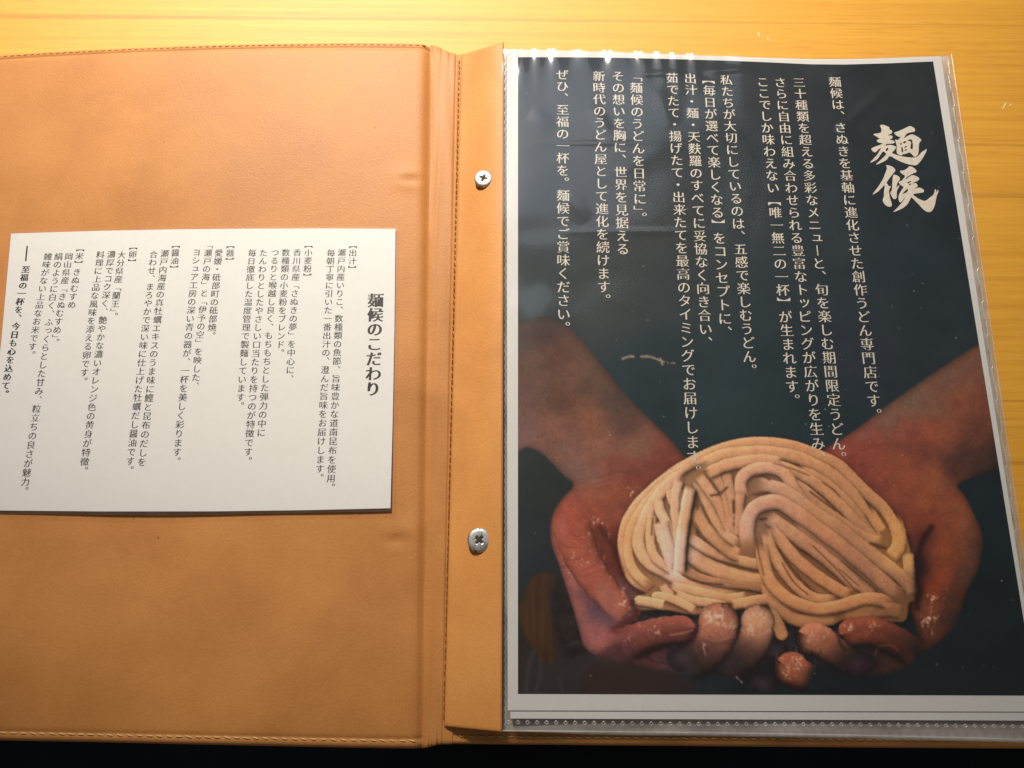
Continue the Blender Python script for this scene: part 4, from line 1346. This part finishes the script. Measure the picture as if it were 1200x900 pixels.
def glyph(ch, tx, ty):
    """Glyph outline about the em centre, restyled towards a brush-serif face: thick uprights, thin level strokes."""
    co, faces, nr, serif = raw_glyph(ch)
    dense = 1.0 if len(co) < 80 else 0.6 if len(co) < 130 else 0.22 if len(co) < 190 else 0.0
    ty = ty * dense
    tx = tx * (0.5 + 0.5 * dense)
    out_ = co.copy()
    if ch in ROTATE:
        ax, ay = ty, tx
    else:
        ax, ay = tx, ty
    kana = '\u3040' <= ch <= '\u30ff'
    if kana:
        ax, ay = tx * 0.8, ty * 0.45
    for i, ns_ in enumerate(nr):
        if not ns_:
            continue
        g = [ax * a * a + ay * b_ * b_ for a, b_ in ns_]
        if len(ns_) >= 2:
            (a1, b1), (a2, b2) = ns_[0], ns_[1]
            det = a1 * b2 - a2 * b1
            if abs(det) > 0.35:
                d = ((g[0] * b2 - g[1] * b1) / det, (a1 * g[1] - a2 * g[0]) / det)
            else:
                mx_, my_ = (a1 + a2) / 2, (b1 + b2) / 2
                gg = (g[0] + g[1]) / 2
                d = (gg * mx_, gg * my_)
        else:
            d = (g[0] * ns_[0][0], g[0] * ns_[0][1])
        out_[i] += d
    if serif and ch not in ROTATE and (ty < -0.003 or len(co) >= 130):
        extra, faces = [], list(faces)
        for a, b_ in serif:
            x = max(out_[a][0], out_[b_][0]) + 0.012
            y0, y1 = out_[a][1], out_[b_][1]
            k = len(out_) + len(extra)
            extra += [(x - 0.125, y1), (x, y0), (x - 0.012, y1 + 0.012), (x - 0.045, y1 + 0.060)]
            faces.append((k, k + 1, k + 2, k + 3))
        out_ = np.concatenate([out_, np.array(extra)])
    p = out_ - np.array([0.5, 0.38])
    if ch in ROTATE:
        p = np.stack([p[:, 1], -p[:, 0]], -1)
        if ch == 'ー':
            p[:, 0] *= -1
    if ch in '、。':
        p = p + np.array([0.60, 0.60])
    if ch in SMALL:
        p = p + np.array([0.09, 0.10])
    return p, faces


def text_column(name, text, i0, p0, i1, p1, place, mat, parent, tx, ty, scale=0.97):
    """Upright Japanese column between two measured character centres."""
    slots, q = [], 0.0
    for k, ch in enumerate(text):
        slots.append(q)
        nxt = text[k + 1] if k + 1 < len(text) else ''
        q += 0.5 if (ch in '」】' and nxt in '。、' and nxt) else 1.0
    A, B = place(*p0), place(*p1)
    s0 = slots[i0] if i0 < len(slots) else i0
    s1 = slots[i1] if i1 < len(slots) else i1
    step = (B - A) / (s1 - s0)
    pitch = float(np.hypot(step[0], step[1]))
    down = np.array([step[0], step[1]]) / pitch
    right = np.array([-down[1], down[0]])
    em = pitch * scale
    verts, faces = [], []
    for ch, sl in zip(text, slots):
        if ch in '　 ':
            continue
        c = A + step * (sl - s0)
        g, fs = glyph(ch, tx, ty)
        base = len(verts)
        xy = c[:2] + g[:, :1] * em * right - g[:, 1:] * em * down
        verts += [(x, y, 0.0) for x, y in xy]
        faces += [tuple(base + i for i in f) for f in fs]
    V = np.array(verts)
    V[:, 2] = place.height(V)
    return link(name, mesh_from(name, V, faces), mat, parent)


class OnPage:
    def __init__(self, dz):
        self.dz = dz

    def __call__(self, u, v):
        return WP(u, v, self.dz)

    def height(self, V):
        # page height from plan position: project back to the photograph plane a couple of times
        z = np.full(len(V), 0.010)
        for _ in range(4):
            X = np.stack([V[:, 0], V[:, 1], z], -1) - CAM_P
            c = X @ ROT
            u = 600 + FOC * c[:, 0] / -c[:, 2]
            v = 450 - FOC * c[:, 1] / -c[:, 2]
            z = zpage(u, v, self.dz)
        return z


on_page = OnPage(0.00019)
PAGE_TEXT = [
    ("麺候は、さぬきを基軸に進化させた創作うどん専門店です。", 0, (978.3, 95.9), 25, (1023.8, 469.5)),
    ("三十種類を超える多彩なメニューと、旬を楽しむ期間限定うどん。", 0, (936.1, 96.6), 28, (982.5, 519.9)),
    ("さらに自由に組み合わせられる豊富なトッピングが広がりを生み、", 0, (914.2, 96.6), 28, (958.5, 519.9)),
    ("ここでしか味わえない【唯一無二の一杯】が生まれます。", 0, (893.8, 95.9), 24, (928.2, 452.7)),
    ("私たちが大切にしているのは、五感で楽しむうどん。", 0, (851.1, 93.6), 22, (878.0, 417.7)),
    ("【毎日が選べて楽しくなる】をコンセプトに、", 1, (831.0, 106.0), 19, (849.5, 373.3)),
    ("出汁・麺・天麩羅のすべてに妥協なく向き合い、", 0, (809.0, 91.8), 20, (826.7, 385.5)),
    ("茹でたて・揚げたて・出来たてを最高のタイミングでお届けします。", 0, (787.5, 91.3), 29, (812.7, 535.5)),
    ("「麺候のうどんを日常に」。", 1, (745.6, 102.8), 10, (749.9, 232.9)),
    ("その想いを胸に、世界を見据える", 0, (724.2, 89.1), 14, (729.8, 291.6)),
    ("新時代のうどん屋として進化を続けます。", 0, (701.7, 89.1), 17, (707.6, 336.0)),
    ("ぜひ、至福の一杯を。麺候でご賞味ください。", 0, (659.0, 87.3), 18, (660.4, 352.0)),
]
for (tx_, i0, p0, i1, p1) in PAGE_TEXT:
    text_column("text_column", tx_, i0, p0, i1, p1, on_page, M_CREAM, page, 0.012, -0.019)


def brush_shape(name, loops, origin, sc, place_fun, mat, parent):
    """Filled brush strokes (outer outlines and inner gaps) -> one flat mesh."""
    cu = bpy.data.curves.new(name, 'CURVE')
    cu.dimensions = '2D'
    cu.fill_mode = 'BOTH'
    for lp in loops:
        pts = catmull(lp, 4, True)
        s = cu.splines.new('POLY')
        s.points.add(len(pts) - 1)
        for k, (x, y) in enumerate(pts):
            s.points[k].co = (x / 1000, -y / 1000, 0, 1)
        s.use_cyclic_u = True
    ob = bpy.data.objects.new(name, cu)
    COL.objects.link(ob)
    bpy.context.view_layer.update()
    ev = ob.evaluated_get(bpy.context.evaluated_depsgraph_get())
    t = ev.to_mesh()
    co = np.array([v.co[:] for v in t.vertices])
    fs = [tuple(p.vertices) for p in t.polygons]
    ev.to_mesh_clear()
    bpy.data.objects.remove(ob)
    bpy.data.curves.remove(cu)
    u = origin[0] + co[:, 0] * 1000 / sc
    v = origin[1] - co[:, 1] * 1000 / sc
    return link(name, mesh_from(name, place_fun(u, v), fs), mat, parent)


MEN = [
    [(255, 85), (300, 75), (345, 90), (385, 110), (390, 140), (420, 155), (425, 185), (400, 205), (365, 222), (410, 225), (430, 240), (425, 265), (390, 285), (440, 295), (460, 315), (455, 330), (420, 340), (350, 345), (335, 372), (370, 360), (420, 360), (475, 380), (480, 400), (445, 445), (425, 470), (480, 495), (550, 515), (640, 530), (740, 535), (790, 515), (840, 460), (880, 435), (910, 415), (905, 450), (880, 500), (830, 580), (770, 640), (700, 640), (620, 620), (540, 590), (470, 555), (395, 515), (350, 565), (290, 600), (215, 632), (205, 625), (240, 590), (290, 545), (340, 490), (330, 470), (300, 450), (265, 490), (225, 550), (175, 585), (125, 605), (120, 600), (165, 550), (215, 495), (260, 420), (265, 402), (235, 420), (195, 460), (165, 455), (135, 425), (140, 405), (175, 385), (225, 370), (280, 345), (290, 335), (240, 325), (215, 310), (215, 290), (250, 270), (235, 260), (200, 235), (170, 220), (170, 205), (220, 195), (265, 185), (275, 150), (270, 120)],
    [(360, 400), (374, 410), (357, 440), (335, 442), (340, 415)],
    [(455, 185), (500, 170), (600, 125), (665, 95), (690, 95), (735, 120), (748, 145), (740, 170), (690, 180), (640, 195), (610, 230), (590, 268), (620, 245), (680, 215), (720, 212), (770, 235), (815, 265), (835, 295), (810, 325), (800, 380), (800, 440), (785, 500), (755, 522), (730, 520), (705, 490), (680, 470), (660, 465), (610, 485), (575, 490), (560, 505), (520, 495), (495, 475), (488, 440), (490, 380), (480, 330), (468, 295), (475, 283), (505, 290), (530, 265), (545, 245), (520, 243), (480, 220)],
    [(640, 292), (680, 280), (704, 290), (716, 350), (714, 420), (700, 415), (684, 408), (687, 360), (693, 322), (665, 302)],
    [(538, 342), (553, 330), (562, 345), (545, 360)],
    [(556, 396), (570, 388), (577, 420), (582, 450), (560, 458)],
    [(600, 387), (625, 370), (632, 382), (605, 400)],
    [(600, 432), (627, 418), (632, 430), (608, 444)],
    [(580, 322), (600, 305), (625, 312), (610, 330), (590, 336)],
]
KOU = [
    [(340, 165), (375, 165), (420, 180), (455, 205), (470, 240), (440, 280), (400, 330), (350, 405), (362, 430), (380, 460), (400, 455), (405, 470), (385, 505), (385, 560), (400, 640), (420, 700), (415, 740), (385, 747), (340, 730), (305, 690), (293, 650), (310, 600), (310, 540), (320, 470), (315, 447), (280, 480), (225, 535), (160, 572), (155, 565), (190, 520), (240, 450), (290, 370), (320, 300), (350, 220), (350, 190)],
    [(440, 310), (460, 297), (500, 310), (535, 340), (530, 370), (505, 400), (490, 450), (485, 480), (525, 440), (520, 470), (495, 520), (490, 590), (490, 620), (460, 640), (435, 625), (415, 590), (400, 550), (420, 515), (425, 450), (430, 380)],
    [(540, 240), (590, 235), (640, 205), (660, 183), (690, 180), (730, 200), (765, 235), (765, 260), (730, 275), (680, 300), (630, 335), (604, 366), (640, 345), (690, 310), (720, 303), (760, 315), (800, 340), (805, 360), (780, 385), (730, 405), (712, 418), (760, 415), (780, 440), (780, 465), (740, 496), (800, 478), (840, 490), (872, 515), (860, 545), (800, 555), (724, 572), (760, 610), (810, 640), (860, 660), (900, 660), (960, 615), (1010, 570), (1030, 500), (1044, 518), (1044, 545), (1070, 510), (1075, 540), (1055, 590), (1035, 680), (1020, 740), (990, 800), (950, 822), (910, 815), (860, 780), (800, 715), (740, 655), (702, 617), (685, 630), (650, 700), (600, 750), (540, 785), (450, 820), (455, 805), (510, 750), (560, 690), (618, 608), (590, 635), (545, 685), (520, 660), (515, 620), (525, 570), (570, 495), (588, 470), (555, 450), (525, 420), (520, 395), (560, 380), (590, 345), (605, 310), (570, 290), (545, 265)],
    [(570, 565), (640, 495), (645, 525), (620, 550)],
    [(640, 402), (690, 386), (690, 398), (650, 418)],
    [(662, 432), (690, 420), (690, 432), (672, 444)],
]
brush_shape("title_character", MEN, (1010, 140), 12.0, lambda u, v: WP(u, v, 0.00019), M_TITLE, page)
brush_shape("title_character", KOU, (1010, 180), 12.0, lambda u, v: WP(u, v, 0.00019), M_TITLE, page)

# ------------------------------------------------------------------ the laminated card on the left cover
card = empty("laminated_card", "laminated cream card of small black Japanese text on the left cover", "card")


def zcard(u, v, dz=0.0):
    t = (np.asarray(v, float) - 270) / 328.0
    s = np.asarray(u, float) / 464.0
    z = Z_COVER + 0.0011 + 0.0007 * smoothstep(0.6, 1.05, t) + 0.0003 * np.sin(s * 4 + 0.6) * np.sin(t * 3)
    z = z + 0.0006 * smoothstep(0.35, -0.15, s) * smoothstep(0.5, 0.0, t)
    return z + dz


def WC(u, v, dz=0.0):
    return W(u, v, zcard(u, v, dz))


class OnCard:
    dz = 0.00007

    def __call__(self, u, v):
        return WC(u, v, self.dz)

    def height(self, V):
        z = np.full(len(V), Z_COVER + 0.001)
        for _ in range(4):
            c = (np.stack([V[:, 0], V[:, 1], z], -1) - CAM_P) @ ROT
            z = zcard(600 + FOC * c[:, 0] / -c[:, 2], 450 - FOC * c[:, 1] / -c[:, 2], self.dz)
        return z


on_card = OnCard()
ct = [(13, 273.8), (60, 272.2), (120, 270.4), (200, 268.9), (290, 268), (380, 267.7), (463.5, 268.3)]
cb = [(-22, 597.5), (0, 598.2), (120, 599.3), (250, 599.2), (360, 597.8), (457.5, 595.5)]
crt = [(463.5, 268.3), (462.3, 380), (460.2, 490), (457.5, 595.5)]
clf = [(13, 273.8), (1.5, 400), (-10, 500), (-22, 597.5)]


def solid_sheet(name, uu, vv, place, th, mat, parent):
    T = place(uu, vv)
    Bt = T - np.array([0, 0, th])
    r, c, _ = T.shape
    rows = np.concatenate([T, Bt[:, ::-1], T[:, :1]], 1)
    me = grid_mesh(name, rows)
    bm = bmesh.new()
    bm.from_mesh(me)
    bmesh.ops.remove_doubles(bm, verts=bm.verts, dist=1e-6)
    bmesh.ops.holes_fill(bm, edges=[x for x in bm.edges if x.is_boundary], sides=0)
    bmesh.ops.recalc_face_normals(bm, faces=bm.faces)
    bm.to_mesh(me)
    bm.free()
    return link(name, me, mat, parent)


uu, vv = coons(ct, cb, clf, crt, 60, 50)
solid_sheet("card_stock", uu, vv, WC, 0.00035, M_CARD, card)
lt = [(10, 271.0), (60, 269.5), (120, 267.8), (200, 266.4), (290, 265.5), (380, 265.2), (466.5, 266.0)]
lb = [(-26, 601.2), (0, 602.0), (120, 603.4), (200, 604.2), (290, 602.4), (360, 601.0), (461.8, 599.4)]
lr = [(466.5, 266.0), (465.8, 380), (464, 490), (461.8, 599.4)]
ll = [(10, 271.0), (-2, 400), (-14, 500), (-26, 601.2)]
uu, vv = coons(lt, lb, ll, lr, 60, 50)
link("laminate_film", grid_mesh("laminate_film", WC(uu, vv, 0.00045)), M_LAM, card, True)

CARD_TEXT = [
    ("【出汁】", 1, (413.4, 296.3), 27, (400.9, 560.7)),
    ("瀬戸内産いりこ、数種類の魚節、旨味豊かな道南昆布を使用。", 0, (400.5, 296.0), 26, (387.9, 560.4)),
    ("毎朝丁寧に引いた一番出汁の、澄んだ旨味をお届けします。", 0, (387.7, 296.3), 25, (374.8, 549.2)),
    ("【小麦粉】", 1, (361.3, 295.9), 27, (348.0, 560.0)),
    ("香川県産「さぬきの夢」を中心に、", 0, (348.2, 295.9), 14, (340.0, 433.6)),
    ("数種類の小麦粉をブレンド。", 0, (334.9, 295.9), 11, (328.7, 403.6)),
    ("つるりと喉越し良く、もちもちとした弾力の中に", 0, (322.4, 295.9), 21, (306.1, 507.0)),
    ("たんわりとしたやさしい口当たりを持つのが特徴です。", 0, (308.7, 296.3), 23, (290.9, 529.4)),
    ("毎日徹底した温度管理で製麺しています。", 0, (295.4, 296.3), 17, (281.9, 465.4)),
    ("【器】", 1, (269.6, 296.3), 27, (254.5, 560.0)),
    ("愛媛・砥部町の砥部焼。", 0, (256.3, 296.3), 9, (248.5, 383.5)),
    ("「瀬戸の海」と「伊予の空」を映した、", 1, (243.9, 296.3), 16, (229.5, 442.2)),
    ("ヨシュア工房の深い青の器が、一杯を美しく彩ります。", 0, (230.4, 295.6), 23, (207.5, 529.8)),
    ("【醤油】", 1, (205.4, 296.0), 27, (183.0, 562.0)),
    ("瀬戸内海産の真牡蠣エキスのうま味に鰹と昆布のだしを", 0, (193.0, 297.0), 24, (166.1, 541.4)),
    ("合わせ、まろやかで深い味に仕上げた牡蠣だし醤油です。", 0, (180.0, 298.0), 24, (152.6, 540.3)),
    ("【卵】", 1, (155.4, 298.0), 27, (128.0, 562.0)),
    ("大分県産「蘭王」。", 0, (142.4, 298.6), 6, (135.0, 356.0)),
    ("濃厚でコク深く、艶やかな濃いオレンジ色の黄身が特徴。", 0, (130.4, 298.0), 24, (99.2, 541.0)),
    ("料理に上品な風味を添える卵です。", 0, (117.6, 298.4), 14, (98.8, 436.5)),
    ("【米】きぬむすめ", 1, (93.0, 300.0), 7, (84.0, 357.0)),
    ("岡山県産「きぬむすめ」。", 0, (80.6, 300.4), 9, (67.0, 386.4)),
    ("絹のように白く、ふっくらとした甘み、粒立ちの良さが魅力。", 0, (68.6, 300.6), 26, (29.6, 564.6)),
    ("雑味がない上品なお米です。", 0, (56.0, 300.6), 11, (38.0, 406.0)),
]
for (tx_, i0, p0, i1, p1) in CARD_TEXT:
    text_column("text_column", tx_, i0, p0, i1, p1, on_card, M_INK, card, 0.012, -0.018)
text_column("text_column", "―", 0, (32.4, 297.0), 1, (31.0, 311.0), on_card, M_INK, card, 0.0, -0.03, 1.35)
text_column("closing_line", "至福の一杯を、今日も心を込めて。", 0, (30.0, 315.6), 14, (6.8, 451.7), on_card, M_INKB, card, 0.048, -0.004)
text_column("heading", "麺候のこだわり", 0, (440.2, 351.8), 6, (437.0, 455.5), on_card, M_INKB, card, 0.052, -0.008, 1.04)

bpy.data.objects.remove(_to)
bpy.data.curves.remove(_tc)
